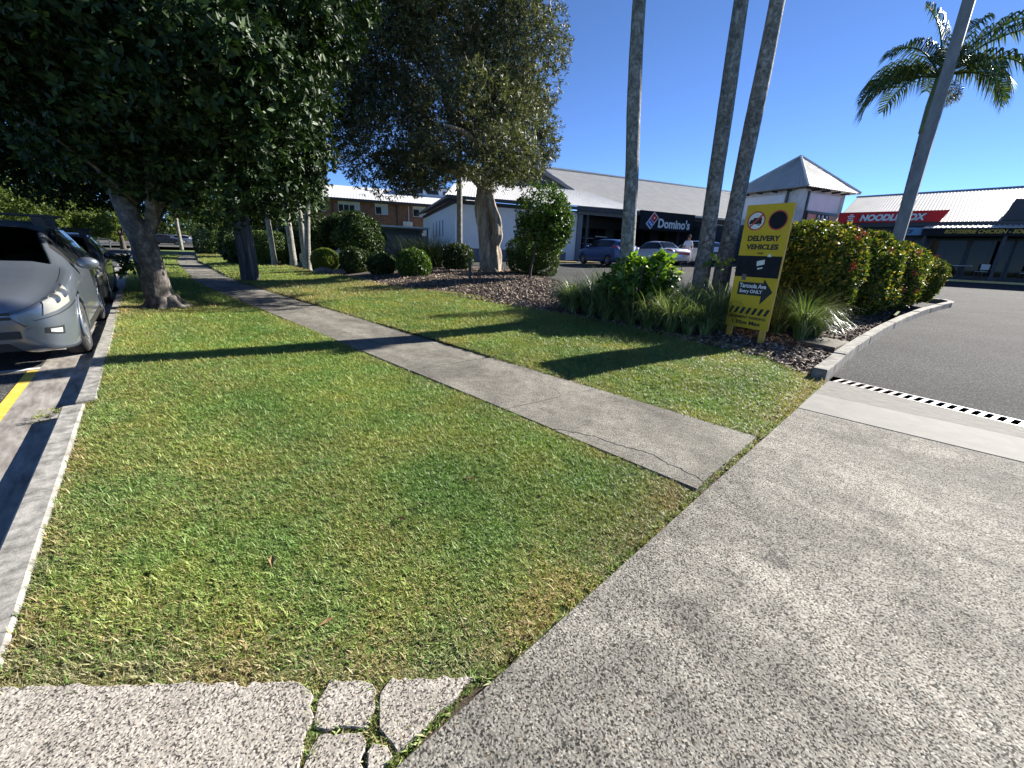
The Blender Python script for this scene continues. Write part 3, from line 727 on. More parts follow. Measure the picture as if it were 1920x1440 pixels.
# ------------------------------------------------------------------ paperbark
BP = (12.33, 14.06, .38)
t = tree_root('paperbark_tree', BP, 'broad paperbark tree with pale twisted trunk in the mulch bed')
mb = MB()
lat = np.array([.74, -.67, 0])   # to the right in the picture
def lp(a, z, dpt=0.): v = lat * a + np.array([.67, .74, 0]) * dpt; return (v[0], v[1], z)
mb.tube([lp(.1, -.2), lp(.10, 0), lp(.05, .4), lp(-.06, .9), lp(-.16, 1.6), lp(-.24, 2.3), lp(-.26, 3.0), lp(-.2, 3.6), lp(.0, 4.6), lp(.3, 6), lp(.5, 7.6)], [.62, .52, .42, .33, .28, .29, .30, .27, .22, .18, .1], 24, .13, res=7, ridge=.12)
mb.tube([lp(.22, .1, -.05), lp(.30, .7, -.08), lp(.26, 1.2, -.12), lp(.34, 1.65, -.15), lp(.33, 2.05, -.15), lp(.12, 2.6, -.16), lp(-.04, 3.2, -.1), lp(-.05, 4)], [.36, .25, .19, .23, .21, .19, .20, .14], 20, .16, res=7, ridge=.14)
mb.tube([lp(-.15, 3.35), lp(-.6, 3.85), lp(-1.3, 4.05), lp(-2.2, 4.2), lp(-3.4, 4.5), lp(-4.6, 4.4)], [.30, .27, .25, .20, .12, .05], 14, .15, res=5, ridge=.06)
mb.tube([lp(-.1, 4.4), lp(-.7, 5.2), lp(-1.4, 5.7), lp(-1.8, 6.6), lp(-2.0, 8)], [.22, .2, .17, .12, .05], 12, .15, res=5)
mb.tube([lp(-.2, 4.6), lp(.3, 5.2), lp(1.1, 5.8), lp(1.9, 6.9)], [.2, .17, .12, .05], 12, .15, res=5)
mb.tube([(-.2, -.1, 3.3), (-1.2, -1.4, 4.2), (-2.4, -3.0, 4.3), (-3.3, -4.5, 3.6)], [.2, .15, .10, .04], 12, .15, res=5)
mb.tube([(-1.0, -1.0, 4.1), (-2.4, -1.6, 4.6), (-3.4, -1.7, 4.7)], [.12, .09, .04], 10, .15, res=4)
for k in range(190):
    a = random.uniform(-3.8, 1.6); z = random.uniform(4.4, 9.5); dp = random.uniform(-2.2, 1.6); l = random.uniform(.3, .8)
    b = np.array(lp(a, z, dp)); e = b + np.array([random.uniform(-1, 1), random.uniform(-1, 1), random.uniform(-1.0, .8)]) * l
    mb.tube([b, (b + e) / 2 + rng.normal(size=3) * .12, e], [.030, .02, .008], 5, .1, res=2)
for k in range(16):
    a = random.uniform(0, 6.28); z = random.uniform(5.0, 8); rr = random.uniform(1.5, 3.2)
    mb.tube([lp(-.1, z - 1), lp(rr * .5 * math.cos(a), z - .2, rr * .5 * math.sin(a)), lp(rr * math.cos(a), z + .7, rr * math.sin(a))], [.12, .08, .03], 8, .15, res=3)
mb.build('trunk', M_BARK_P, t, smooth=True)
ells = [((11.3, 14.9, 7.6), (3.2, 3.2, 3.6)), ((8.9, 16.3, 5.5), (2.3, 2.1, 2.3)), ((13.0, 12.9, 5.9), (1.35, 1.35, 2.0)), ((8.4, 16.2, 8.4), (2.6, 2.6, 2.6)), ((12.4, 12.4, 8.0), (1.7, 1.7, 2.2)), ((9.4, 15.7, 4.2), (1.2, 1.2, .9)), ((12.9, 13.2, 4.6), (.9, .9, .9)), ((13.6, 12.5, 5.3), (.8, .8, .7)), ((10.9, 14.0, 9.6), (3.0, 3.0, 2.0)), ((7.0, 17.3, 7.4), (2.4, 2.4, 3.4)), ((8.6, 15.9, 10.2), (2.8, 2.8, 2.0)), ((9.6, 10.6, 4.1), (1.2, 1.4, .95)), ((8.8, 12.6, 4.1), (1.2, 1.5, .85)), ((10.3, 11.7, 5.8), (1.6, 1.6, 1.3)), ((8.9, 9.2, 3.8), (.9, 1.0, .75)), ((9.2, 14.4, 4.0), (1.3, 1.3, .8))]
P, D = ell_points(ells, 33000, .45, 1.7, -.50, 1.)
D = D + np.array([0, 0, -.6])
p_, d_, n_ = rosettes(P - np.array(BP), D, 6, .12, .8, .6); L = rng.uniform(.10, .19, len(p_))
stuff(leaves('crown', p_, d_, L, L * .27, M_LEAF_P, t, .1, .5, n_))
P, D = ell_points([ells[2], ells[4], ells[0], ells[7]], 900, .97, 1.7, -.2, 1.)
keep = (P - np.array([11.5, 14.3, 6])) @ lat > .6; P = P[keep]
p_ = np.repeat(P - np.array(BP), 6, 0) + rng.normal(size=(len(P) * 6, 3)) * .025
stuff(leaves('blossom', p_, rng.normal(size=p_.shape), .06, .03, M_FLOWER_C, t))

# ------------------------------------------------------------------ shrubs
def shrub(name, label, c, r, h, n, leaf, mat, cat='shrub', group=None, power=2.0, rz=0, asp=.5, flowers=0, lump=.10, ry=None, zb=None, k=5, stems=True):
    """leafy shrub: lumpy shell of leaves over inner foliage. c=(x,y) base, r half-width, h height"""
    ry = ry or r; zb0 = bed_z(*c[:2]) if zb is None else zb
    t = tag(empty(name, (c[0], c[1], zb0), rz), label, cat, group)
    n = int(n * 1.7); u = unit(rng.normal(size=(n, 3))); u[:, 2] = np.abs(u[:, 2]) * np.where(rng.random(n) < .5, 1, -1)
    def surf(u, s=1.0):
        e = 2 / power
        q = u
        q = q / ((np.abs(q) ** power).sum(1, keepdims=True) ** (1 / power) + 1e-9)
        P = q * np.array([r, ry, h / 2]) * s
        l = 1 + lump * fnoise(P + c[0], 3.3 / max(r, .4), c[1]) + lump * .6 * fnoise(P + c[1], 8 / max(r, .4), c[0])
        return P * l[:, None] + np.array([0, 0, h / 2])
    n = len(u); P = surf(u, 1.0); P = P + (P - np.array([0, 0, h / 2])) * (rng.random((n, 1)) ** 2 * -.22)
    P[:, 2] = np.maximum(P[:, 2], .02)
    p_, d_, n_ = rosettes(P, u, k, leaf, 1.0); L = rng.uniform(.7, 1.25, len(p_)) * leaf
    stuff(leaves('foliage', p_, d_, L, L * asp, mat, t, .15, .55, n_))
    mbc = MB(); nu, nv = 20, 12
    def FI(a, b):
        th = a * 6.28318; ph = (b - .5) * 3.14159; uu = np.array([[math.cos(ph) * math.cos(th), math.cos(ph) * math.sin(th), math.sin(ph)]])
        q = surf(uu, .70)[0]; return (q[0], q[1], max(q[2], .0))
    mbc.grid(FI, nu, nv); mbc.build('inner_foliage', mat, t, smooth=True)
    if stems:
        ms = MB()
        for q in range(4):
            a = q * 1.57 + random.random(); ms.tube([(.08 * math.cos(a), .08 * math.sin(a), -.08), (r * .3 * math.cos(a), ry * .3 * math.sin(a), h * .3)], [.03, .02], 6)
        ms.build('stem', M_BARK_DK, t)
    if flowers:
        fu = unit(rng.normal(size=(flowers, 3)) + np.array([-.8, -.3, .6])); FP = surf(fu, 1.02)
        p_ = np.repeat(FP, 22, 0) + rng.normal(size=(flowers * 22, 3)) * .035
        stuff(leaves('blossom', p_, rng.normal(size=p_.shape) + np.array([0, 0, .5]), .045, .03, M_FLOWER_R, t))
    return t
# flowering hedge along the driveway side of the bed
IXG = 'red-flowering hedge shrubs beside the driveway'
shrub('flowering_shrub', 'tall dark flowering shrub right behind the yellow sign', (11.0, 2.25), 1.45, 1.80, 3600, .085, M_LEAF_IX, group=IXG, power=3.6, flowers=7, ry=1.0, lump=.10)
shrub('flowering_shrub', 'middle shrub of the red-flowering hedge in front of the light pole', (13.1, 1.80), 1.55, 1.76, 3400, .085, M_LEAF_IX, group=IXG, power=3.4, flowers=9, ry=.92, lump=.13)
shrub('flowering_shrub', 'red-flowering hedge shrub near the rounded kerb tip', (15.2, 1.35), 1.6, 1.66, 2800, .085, M_LEAF_IX, group=IXG, power=3.2, flowers=11, ry=.85, lump=.13)
shrub('flowering_shrub', 'rightmost smaller shrub of the red-flowering hedge', (17.0, 1.0), 1.15, 1.42, 1800, .085, M_LEAF_IX, group=IXG, power=2.6, flowers=8, ry=.78, lump=.14)
# clipped shrubs on the left
shrub('ball_shrub', 'bright green clipped ball shrub beside the rocks', (7.4, 19.1), .56, .98, 1700, .05, M_LEAF_BALL, zb=.2, lump=.04)
shrub('round_shrub', 'dark rounded shrub just right of the bright clipped ball', (8.0, 17.5), .62, 1.05, 900, .08, M_LEAF_DARK, zb=.2)
shrub('round_shrub', 'dark low shrub between two rounded shrubs left of the spiky plant', (8.25, 15.7), .55, .92, 800, .08, M_LEAF_DARK, zb=.2)
shrub('round_shrub', 'glossy rounded shrub at the mulch edge in front of the spiky plant', (8.75, 14.2), .60, 1.08, 1000, .08, M_LEAF_LOL, zb=.22)
shrub('round_shrub', 'dark rounded shrub just left of the paperbark trunk', (12.1, 15.9), .70, 1.22, 900, .08, M_LEAF_DARK, zb=.38)
shrub('hedge_shrub', 'squarish dark hedge right of the paperbark trunk', (13.1, 12.2), 1.0, 1.55, 1700, .07, M_LEAF_HEDGE, zb=.4, power=4, ry=.8, rz=-.7)
shrub('large_bush', 'large dark bushy shrub in front of the brick building', (11.6, 25.2), 1.9, 2.65, 3200, .14, M_LEAF_DARK, zb=.3, lump=.18)
shrub('large_bush', 'dense bush on the left below the brick building windows', (9.7, 26.4), 1.6, 2.4, 2200, .14, M_LEAF_DARK, zb=.3, lump=.18)
shrub('box_hedge', 'clipped boxy green hedge behind the slim palm trunks', (7.1, 26.0), .95, 1.75, 2300, .07, M_LEAF_HEDGE, zb=.1, power=7, ry=.8, rz=-.5, lump=.02, cat='hedge')
shrub('box_hedge', 'far dark clipped hedge beside the path end', (8.6, 47.0), 1.5, 2.5, 1500, .12, M_LEAF_DARK, zb=.1, power=7, ry=3.0, rz=-.1, lump=.02, cat='hedge')
shrub('low_shrub', 'small reddish shrub by the timber pole', (5.9, 27.5), .7, 1.9, 700, .12, M_LEAF_DARK, zb=.1, lump=.2)
shrub('low_shrub', 'leafy shrub behind the slim palm trunks by the parked white car', (9.0, 28.5), .8, 1.7, 700, .12, M_LEAF_HEDGE, zb=.1, lump=.2)

# lollipop tree
BL = (11.37, 10.68, bed_z(11.37, 10.68) - .02)
t = tree_root('topiary_tree', BL, 'small round-headed topiary tree on a thin stem in the mulch')
mb = MB(); mb.tube([(0, 0, -.1), (.02, 0, .3), (.1, -.06, .8), (.16, -.14, 1.6), (.18, -.16, 2.6)], [.065, .05, .045, .04, .02], 10, .1, res=4)
for k in range(14):
    a = random.random() * 6.28; z = random.uniform(.9, 2.2); mb.tube([(.12, -.1, z), (.12 + .8 * math.cos(a), -.1 + .8 * math.sin(a), z + .5)], [.02, .008], 5)
mb.build('trunk', M_BARK_DK, t, smooth=True)
P, D = ell_points([((.30, -.24, 2.1), (.95, .95, 1.05)), ((.12, -.12, 1.5), (.8, .8, .75)), ((.55, -.45, 1.55), (.7, .7, .85)), ((.75, -.6, 2.0), (.55, .55, .8))], 2500, .55, 3.0, -.6)
p_, d_, n_ = rosettes(P, D, 6, .08, 1.); L = rng.uniform(.07, .13, len(p_))
stuff(leaves('crown', p_, d_, L, L * .5, M_LEAF_LOL, t, .15, .5, n_))

# broad-leaved shrub in front of the first palm
c = (7.45, 4.12); t = tag(empty('broadleaf_shrub', (c[0], c[1], bed_z(*c))), 'bright broad-leaved shrub at the foot of the nearest palm', 'shrub')
P, D = ell_points([((0, 0, .72), (.58, .62, .5)), ((.15, -.3, .85), (.42, .42, .42)), ((-.1, .42, .5), (.42, .42, .4))], 300, .5, 2.5, -.8)
p_, d_, n_ = rosettes(P, D, 5, .15, 1.1); L = rng.uniform(.11, .20, len(p_))
hi = p_[:, 2] > .85
stuff(leaves('foliage', p_[hi], d_[hi], L[hi], L[hi] * .58, M_LEAF_BROAD, t, .2, .5, n_[hi] + np.array([0, 0, 1.])))
stuff(leaves('lower_foliage', p_[~hi], d_[~hi], L[~hi], L[~hi] * .58, M_LEAF_LOL, t, .2, .5, n_[~hi] + np.array([0, 0, 1.])))
mb = MB()
for k in range(12):
    a = random.random() * 6.28; rr = random.uniform(.2, .6); mb.tube([(0, 0, -.05), (rr * .5 * math.cos(a), rr * .5 * math.sin(a), .5), (rr * math.cos(a), rr * math.sin(a), 1.0)], [.018, .014, .008], 6)
mb.build('stem', M_BARK_DK, t, smooth=True)
c = (9.9, 3.7); t = tag(empty('broadleaf_seedling', (c[0], c[1], bed_z(*c))), 'small bright leafy sprout between the two leaning palms', 'plant')
P = np.array([0, 0, .95]) + rng.normal(size=(16, 3)) * np.array([.16, .16, .1]); p_, d_, n_ = rosettes(P, P * 0 + np.array([0, 0, 1.]), 4, .12); L = rng.uniform(.09, .15, len(p_))
stuff(leaves('foliage', p_, d_, L, L * .55, M_LEAF_BROAD, t, .2, .5, n_)); MB().tube([(0, 0, -.05), (.02, 0, .95)], [.015, .008], 6).build('stem', M_BARK_DK, t)

# strappy grass clumps
def strap_clump(n, Lm, seed, spread=1.0):
    r2 = np.random.default_rng(seed); a = r2.random(n) * 6.283; rad = r2.random(n) * .09
    L = Lm * r2.uniform(.6, 1.15, n); lean = r2.uniform(.55, 1.65, n) * spread; wd = r2.uniform(.004, .0075, n)
    S = 6; V = np.zeros((n, (S + 1) * 2, 3)); dirx, diry = np.cos(a), np.sin(a)
    x = rad.copy(); z = np.zeros(n); th = r2.uniform(.05, .35, n)
    for k in range(S + 1):
        ww = wd * (1 - (k / S) ** 2.2) + .0006
        for sgn, o in ((1, 0), (-1, 1)):
            V[:, k * 2 + o] = np.stack([x * dirx - sgn * ww * diry, x * diry + sgn * ww * dirx, z], 1)
        x = x + np.sin(th) * L / S; z = z + np.cos(th) * L / S; th = th + lean * (1.9 / S) * (.6 + k / S)
    return V, [(2 * k, 2 * k + 1, 2 * k + 3, 2 * k + 2) for k in range(S)]
protos = []
for i in range(4):
    V, fp = strap_clump(420, .86, 50 + i); o = fast_mesh('strap_leaves', V, 14, fp, M_STRAP); protos.append(o.data); bpy.data.objects.remove(o)
cl = [(6.98, 5.3), (6.95, 4.85), (6.92, 4.45), (6.95, 3.6), (7.0, 3.2), (7.15, 2.95), (7.35, 2.75), (7.3, 4.55), (7.15, 5.45), (7.25, 4.85), (7.05, 4.3), (7.9, 4.2), (7.25, 3.55), (7.75, 3.7), (8.2, 3.2), (7.6, 3.1), (8.55, 3.7), (7.3, 5.75), (8.1, 5.3), (8.9, 3.0), (9.3, 3.6), (8.5, 2.75), (7.65, 5.1), (9.0, 4.3), (7.95, 2.78), (7.0, 3.95), (7.4, 3.3), (7.9, 3.35)]
cr = [(8.5, 1.95), (8.95, 1.75), (8.75, 1.45), (9.4, 1.65), (8.35, 1.55), (9.3, 2.1)]
for grp, lab, L_, lst in (('strappy grass clumps left of the sign', 'arching strappy grass clump in the bed left of the yellow sign', 1.0, cl), ('strappy grass clumps right of the sign', 'silvery arching grass clump in the bed right of the yellow sign', .98, cr)):
    for i, (x, y) in enumerate(lst):
        o = mkobj('grass_clump', protos[i % 4]); o.location = (x, y, bed_z(x, y) - .01); o.rotation_euler = (0, 0, random.random() * 6.28)
        s = L_ * random.uniform(.85, 1.15); o.scale = (s, s, s * random.uniform(.85, 1.1)); tag(o, lab, 'grass clump', grp)
# spiky dark plant left of the paperbark
V, fp = strap_clump(1500, 1.45, 91, .4); V[:, :, :2] *= 1.15; V += (rng.normal(size=(1500, 1, 3)) * np.array([.35, .35, .02]))
c = (11.9, 18.0); t = tag(empty('spiky_plant', (c[0], c[1], .38)), 'dark spiky strap-leaved plant against the white building', 'plant')
V2 = V.copy(); V2[:, :, :2] *= 1.5; V2 = V2 * np.array([1, 1, 1.05]); stuff(fast_mesh('strap_leaves', V2, 14, fp, M_AGAVE, t))

# ------------------------------------------------------------------ palms
def palm_trunk_obj(parent, pts, rad, mat=M_BARK_PALM, seg=16, rough=.04):
    return MB().tube(pts, rad, seg, rough, res=14).build('trunk', mat, parent, smooth=True)
def frond_mesh(Lr, droop, n=46, lw=.03, ll=.55, seed=0, start=.35):
    r2 = np.random.default_rng(seed); pts = []; x = z = 0.; th = start; S = 24
    for k in range(S + 1):
        pts.append((x, z, th)); x += math.sin(th) * Lr / S; z += math.cos(th) * Lr / S; th += droop / S * (0.5 + k / S)
    V = []
    for k in range(n):
        f = .14 + .86 * k / n; q = f * S; i = min(int(q), S - 1); a = q - i
        px = pts[i][0] * (1 - a) + pts[i + 1][0] * a; pz = pts[i][1] * (1 - a) + pts[i + 1][1] * a; th = pts[i][2]
        tl = ll * (math.sin(math.pi * min(1, .12 + f * .86)) ** .6 + .08)
        for sgn in (1, -1):
            ax = np.array([math.sin(th), 0, math.cos(th)]); nrm = np.array([-math.cos(th), 0, math.sin(th)])
            d = ax * (.5 + .3 * r2.random()) + np.array([0, sgn * (.8), 0]) + nrm * (.1 + .35 * r2.random()) ; d /= np.linalg.norm(d)
            b = np.array([px, 0, pz]); m1 = b + d * tl * .55; tip = b + d * tl * .9 + np.array([0, 0, -tl * (.38 + .35 * r2.random())])
            sd_ = ax * lw * .5
            V.append([b - sd_ * .6, b + sd_ * .6, m1 + sd_, m1 - sd_, tip])
    V = np.array(V)
    return V, pts
def palm_crown(parent, top, Lr, nf, mat, seed, lw=.035, ll=.5, specs=None):
    r2 = np.random.default_rng(seed)
    for k in range(nf):
        if specs: az, start, droop, Lk = specs[k]
        else: az = k * 2.4 + r2.random() * .5; start = r2.uniform(.2, 1.3); droop = r2.uniform(.9, 1.9); Lk = Lr * r2.uniform(.85, 1.1)
        V, pts = frond_mesh(Lk, droop, 56, lw, ll, seed + k, start)
        N = len(V); F4 = np.array([(0, 1, 2, 3)]); me = bpy.data.meshes.new('frond')
        verts = V.reshape(-1, 3).tolist(); fs = []
        for q in range(N): o = q * 5; fs += [(o, o + 1, o + 2, o + 3), (o + 3, o + 2, o + 4)]
        rb = MB(); rb.tube([(p[0], 0, p[1]) for p in pts], [.03 * (1 - i / 25) + .006 for i in range(25)], 6)
        rb.add(verts, fs); f = rb.build('frond', mat, parent, normals=False); f.location = top; f.rotation_euler = (0, 0, az)
PG = 'three tall palms with mottled trunks in the garden bed'
palmdefs = [((7.54, 4.48), (-.02, .02), (-.165, .26, 5.25), (-.24, .41, 11.0), .12, 'nearest tall palm with mottled grey trunk behind the broad-leaved shrub'),
            ((10.36, 4.16), (0, 0), (-.05, .12, 6.3), (.0, .2, 11.2), .155, 'middle tall palm with lichen-spotted trunk left of the yellow sign'),
            ((11.13, 3.99), (0, 0), (.03, -.09, 6.4), (.1, -.1, 11.5), .165, 'tall palm with smooth grey trunk directly behind the yellow sign')]
for i, (b, o1, o2, o3, rd, lab) in enumerate(palmdefs):
    z = bed_z(*b); t = tree_root('palm_tree', (b[0], b[1], z), lab, PG, 'palm')
    palm_trunk_obj(t, [(0, 0, -.15), (0, 0, .3), (o2[0] * .4, o2[1] * .4, 2.6), (o2[0], o2[1], o2[2] - z), (o3[0], o3[1], o3[2] - z)], [rd * 1.35, rd * 1.18, rd * 1.05, rd * .92, rd * .85], rough=.07)
    MB().tube([(o3[0], o3[1], o3[2] - z), (o3[0], o3[1], o3[2] - z + 1.0)], [.14, .07], 12).build('crownshaft', M_CROWNSHAFT, t, smooth=True)
    palm_crown(t, (o3[0], o3[1], o3[2] - z + .95), 2.2, 9, M_FROND, 300 + i * 20)
# palm behind the light pole
b = (22.9, 1.98); z = float(zg(*b)); t = tree_root('palm_tree', (b[0], b[1], z), 'feathery palm crown behind the tall light pole', None, 'palm')
palm_trunk_obj(t, [(0, -.10, -.1), (.0, -.05, 2.), (0, .05, 5.5), (0, .1, 6.1)], [.17, .15, .13, .12], rough=.03)
MB().tube([(0, .08, 5.6), (0, .1, 6.5), (0, .1, 7.4)], [.135, .13, .07], 12, res=3).build('crownshaft', M_CROWNSHAFT, t, smooth=True)
# azimuth: 0 is +x (away), pi/2 is +y (left in the picture), -pi/2 right
specs = [(1.57, 1.0, 2.0, 2.0), (1.9, 1.35, 2.0, 2.1), (1.25, .75, 1.9, 2.0), (1.7, .1, .7, 2.0), (-1.57, .75, 1.6, 2.5), (-1.75, 1.15, 1.9, 2.2), (-1.35, .5, 1.5, 2.4), (-1.2, 1.35, 1.9, 2.0), (0.2, .8, 1.8, 2.0), (3.3, 1.0, 1.9, 1.9), (-2.3, 1.25, 1.9, 2.0), (2.5, .7, 1.8, 2.0), (.8, 1.1, 1.8, 2.0), (-.5, .25, 1., 2.), (2.1, 1.2, 1.9, 1.9), (-.9, 1.2, 1.8, 2.1)]
specs = [(a, b_, c_, d_ * 1.27) for a, b_, c_, d_ in specs]
palm_crown(t, (0, .1, 7.35), 2.6, len(specs), M_FROND, 500, .05, .80, specs)
P, D = ell_points([((.0, -.3, 6.8), (.3, .4, .45))], 200, .3, 3, -1); p_, d_, n_ = rosettes(P, D, 4, .1); stuff(leaves('seed_cluster', p_, d_ + np.array([0, 0, -1.]), .14, .02, M_FROND_Y, t))
# slim palms on the left
SG = 'slim pale palm trunks in front of the box hedge'
slim = [((6.95, 24.6), (-.12, .10), 'slim pale palm trunk leaning left beside the box hedge'), ((7.75, 24.2), (-.10, .1), 'thicker slim palm trunk with a leaning base next to the white parked car'),
        ((7.55, 21.9), (-.05, .05), 'slim straight palm trunk just left of the ball shrub pair'), ((7.2, 20.6), (.30, -.2), 'slim palm trunk leaning right at the rocks')]
for i, (b, o, lab) in enumerate(slim):
    z = float(zg(*b)); t = tree_root('palm_tree', (b[0], b[1], z), lab, SG, 'palm'); rd = .15 if i == 1 else .12
    palm_trunk_obj(t, [(0, 0, -.1), (o[0] * .05, o[1] * .05, .6), (o[0] * .5, o[1] * .5, 2.4), (o[0], o[1], 4.6), (o[0] * 1.3, o[1] * 1.3, 6.4)], [rd * 1.4, rd * 1.1, rd, rd * .85, rd * .75], M_BARK_SLIM, 12, .05)
    palm_crown(t, (o[0] * 1.3, o[1] * 1.3, 6.3), 1.9, 8, M_FROND, 700 + 20 * i)
b = (8.7, 27.6); t = tree_root('palm_tree', (b[0], b[1], .25), 'low palm with yellowing drooping fronds behind the slim trunks', None, 'palm')
palm_trunk_obj(t, [(0, 0, -.1), (0, 0, 1.2), (.1, 0, 3.2)], [.16, .13, .1], M_BARK_SLIM, 12); palm_crown(t, (.1, 0, 3.15), 2.0, 10, M_FROND_Y, 810)
for b, lab, hh in (((13.35, 17.4), 'slim bare palm trunk in front of the white building', 7.5), ((15.6, 17.6), 'slim palm trunk half hidden behind the paperbark trunk', 7.0)):
    z = float(zg(*b)); t = tree_root('palm_tree', (b[0], b[1], z), lab, None, 'palm')
    palm_trunk_obj(t, [(0, 0, -.1), (0, 0, 2), (.0, 0, 5), (0, 0, hh)], [.15, .135, .125, .11], M_BARK_SLIM, 12, .03); palm_crown(t, (0, 0, hh), 1.9, 8, M_FROND, 850)

# far trees beyond the road and along the path
def far_tree(label, b, ells, n, leaf, mat, trunk_h=3., group='trees beyond the road', nm='broad_tree', tr=.22):
    t = tree_root(nm, (b[0], b[1], b[2]), label, group)
    mb = MB(); mb.tube([(0, 0, -.4), (.05, 0, trunk_h * .5), (0, .1, trunk_h)], [tr * 1.4, tr, tr * .7], 10, .1, res=3)
    for k in range(6):
        a = k * 1.05; mb.tube([(0, 0, trunk_h * .7), (math.cos(a) * 1.2, math.sin(a) * 1.2, trunk_h + 1.2)], [tr * .5, tr * .2], 6, .1)
    mb.build('trunk', M_BARK_DK, t, smooth=True)
    P, D = ell_points(ells, n, .6, .9, -.5, b[0]); p_, d_, n_ = rosettes(P, D, 6, leaf, 1.); L = rng.uniform(.7, 1.3, len(p_)) * leaf
    stuff(leaves('crown', p_, d_, L, L * .5, mat, t, .15, .5, n_))
far_tree('broad pale green tree at the far left beyond the road', (-7.5, 62, -.2), [((0, 0, 4.8), (4.2, 4, 3.0)), ((3.0, 0, 3.2), (2.6, 2.6, 1.8))], 2600, .24, M_LEAF_FAR)
far_tree('low bright green tree in front of the paler far tree', (-1.6, 58, -.2), [((0, 0, 3.4), (3.4, 3, 2.1)), ((2.2, 0, 2.6), (2.0, 2, 1.4))], 2200, .22, M_LEAF_FAR2, 1.6)
far_tree('tall rounded tree behind the far left tree', (-3.5, 78, -.2), [((0, 0, 6.4), (5.4, 5, 3.6))], 2200, .32, M_LEAF_FAR, 3.5)
far_tree('small roadside tree beyond the parked cars', (3.4, 68, 0), [((0, 0, 3.2), (2.4, 2.3, 2.0)), ((0, 0, 2), (1.6, 1.6, 1.2))], 1400, .22, M_LEAF_FAR2, 1.8)
far_tree('feathery tree at the left picture edge beyond the road', (-8.5, 46, -.2), [((0, 0, 5.0), (3.0, 3, 1.6)), ((1.4, 0, 4.2), (1.6, 1.8, 1.2))], 1500, .22, M_LEAF_FAR, 3.4)
far_tree('shady tree over the path in the distance', (9.5, 58, .2), [((0, 0, 5.2), (4.5, 4.5, 2.6))], 2000, .28, M_LEAF_FAR2, 3)
far_tree('dark tree behind the box hedge near the brick building', (11.0, 36, .3), [((0, 0, 4.6), (3.4, 3, 3.2)), ((-2, 0, 3.2), (2, 2, 2))], 2200, .22, M_LEAF_DARK, 3, 'trees near the brick building')
far_tree('leafy tree between the path and the brick building', (8.4, 42, .2), [((0, 0, 4.4), (3.0, 2.8, 2.8))], 1600, .22, M_LEAF_FAR2, 3, 'trees near the brick building')
far_tree('distant tree line clump at the end of the street', (2, 120, 0), [((0, 0, 3.2), (12, 5, 4.6))], 2600, .5, M_LEAF_FAR2, 3)
far_tree('distant green trees right of the street end', (26, 118, .5), [((0, 0, 3.2), (14, 5, 4.6))], 2600, .5, M_LEAF_FAR, 3)
far_tree('distant trees left of the street end', (-22, 110, 0), [((0, 0, 3.5), (13, 5, 5.0))], 2600, .5, M_LEAF_FAR2, 3)

# ------------------------------------------------------------------ buildings
def roof(name, a, b, c, d, mat, parent, pitch=.2, hgt=.012, thick=.05):
    """corrugated sheet, a-b along the eave, d-c along the ridge"""
    a, b, c, d = map(lambda p: np.array(p, float), (a, b, c, d)); W = max(np.linalg.norm(b - a), np.linalg.norm(c - d))
    n = np.cross(b - a, d - a); n /= np.linalg.norm(n); n = n if n[2] > 0 else -n
    cols = []; k = max(2, int(W / pitch))
    for i in range(k):
        for f, h in ((0., 0.), (.55, 0.), (.65, hgt), (.90, hgt)): cols.append(((i + f) / k, h))
    cols.append((1., 0.)); vs = []; m_ = len(cols)
    for u, h in cols: vs.append(a + (b - a) * u + n * h)
    for u, h in cols: vs.append(d + (c - d) * u + n * h)
    mb = MB().add(vs, [(i, i + 1, m_ + i + 1, m_ + i) for i in range(m_ - 1)])
    o = mb.build(name, mat, parent); md = o.modifiers.new('sheet', 'SOLIDIFY'); md.thickness = thick; md.offset = -1
    return o
def bx(name, mat, parent, *a, bevel=0): return MB().box(*a).build(name, mat, parent, bevel=bevel)
def window(parent, x0, x1, z0, z1, yf, nm='window', mull=1, frame=M_ALU, glassm=M_GLASSW, cur=False, fw=.06):
    """framed window on a wall whose outer face is y=yf (faces -y)"""
    mb = MB(); mb.box(x0, x1, yf - .05, yf + .05, z0, z0 + fw); mb.box(x0, x1, yf - .05, yf + .05, z1 - fw, z1)
    mb.box(x0, x0 + fw, yf - .05, yf + .05, z0 + fw, z1 - fw); mb.box(x1 - fw, x1, yf - .05, yf + .05, z0 + fw, z1 - fw)
    for k in range(mull):
        xm = x0 + (x1 - x0) * (k + 1) / (mull + 1); mb.box(xm - fw / 2, xm + fw / 2, yf - .05, yf + .05, z0 + fw, z1 - fw)
    f = mb.build(nm, frame, parent)
    for k in range(mull + 1):
        a = x0 + (x1 - x0) * k / (mull + 1) + fw * .5; b = x0 + (x1 - x0) * (k + 1) / (mull + 1) - fw * .5
        bx('pane', M_CURT if (cur and k == mull) else glassm, f, a, b, yf - .012, yf + .012, z0 + fw * .6, z1 - fw * .6)
    return f
A20 = R_(-20)
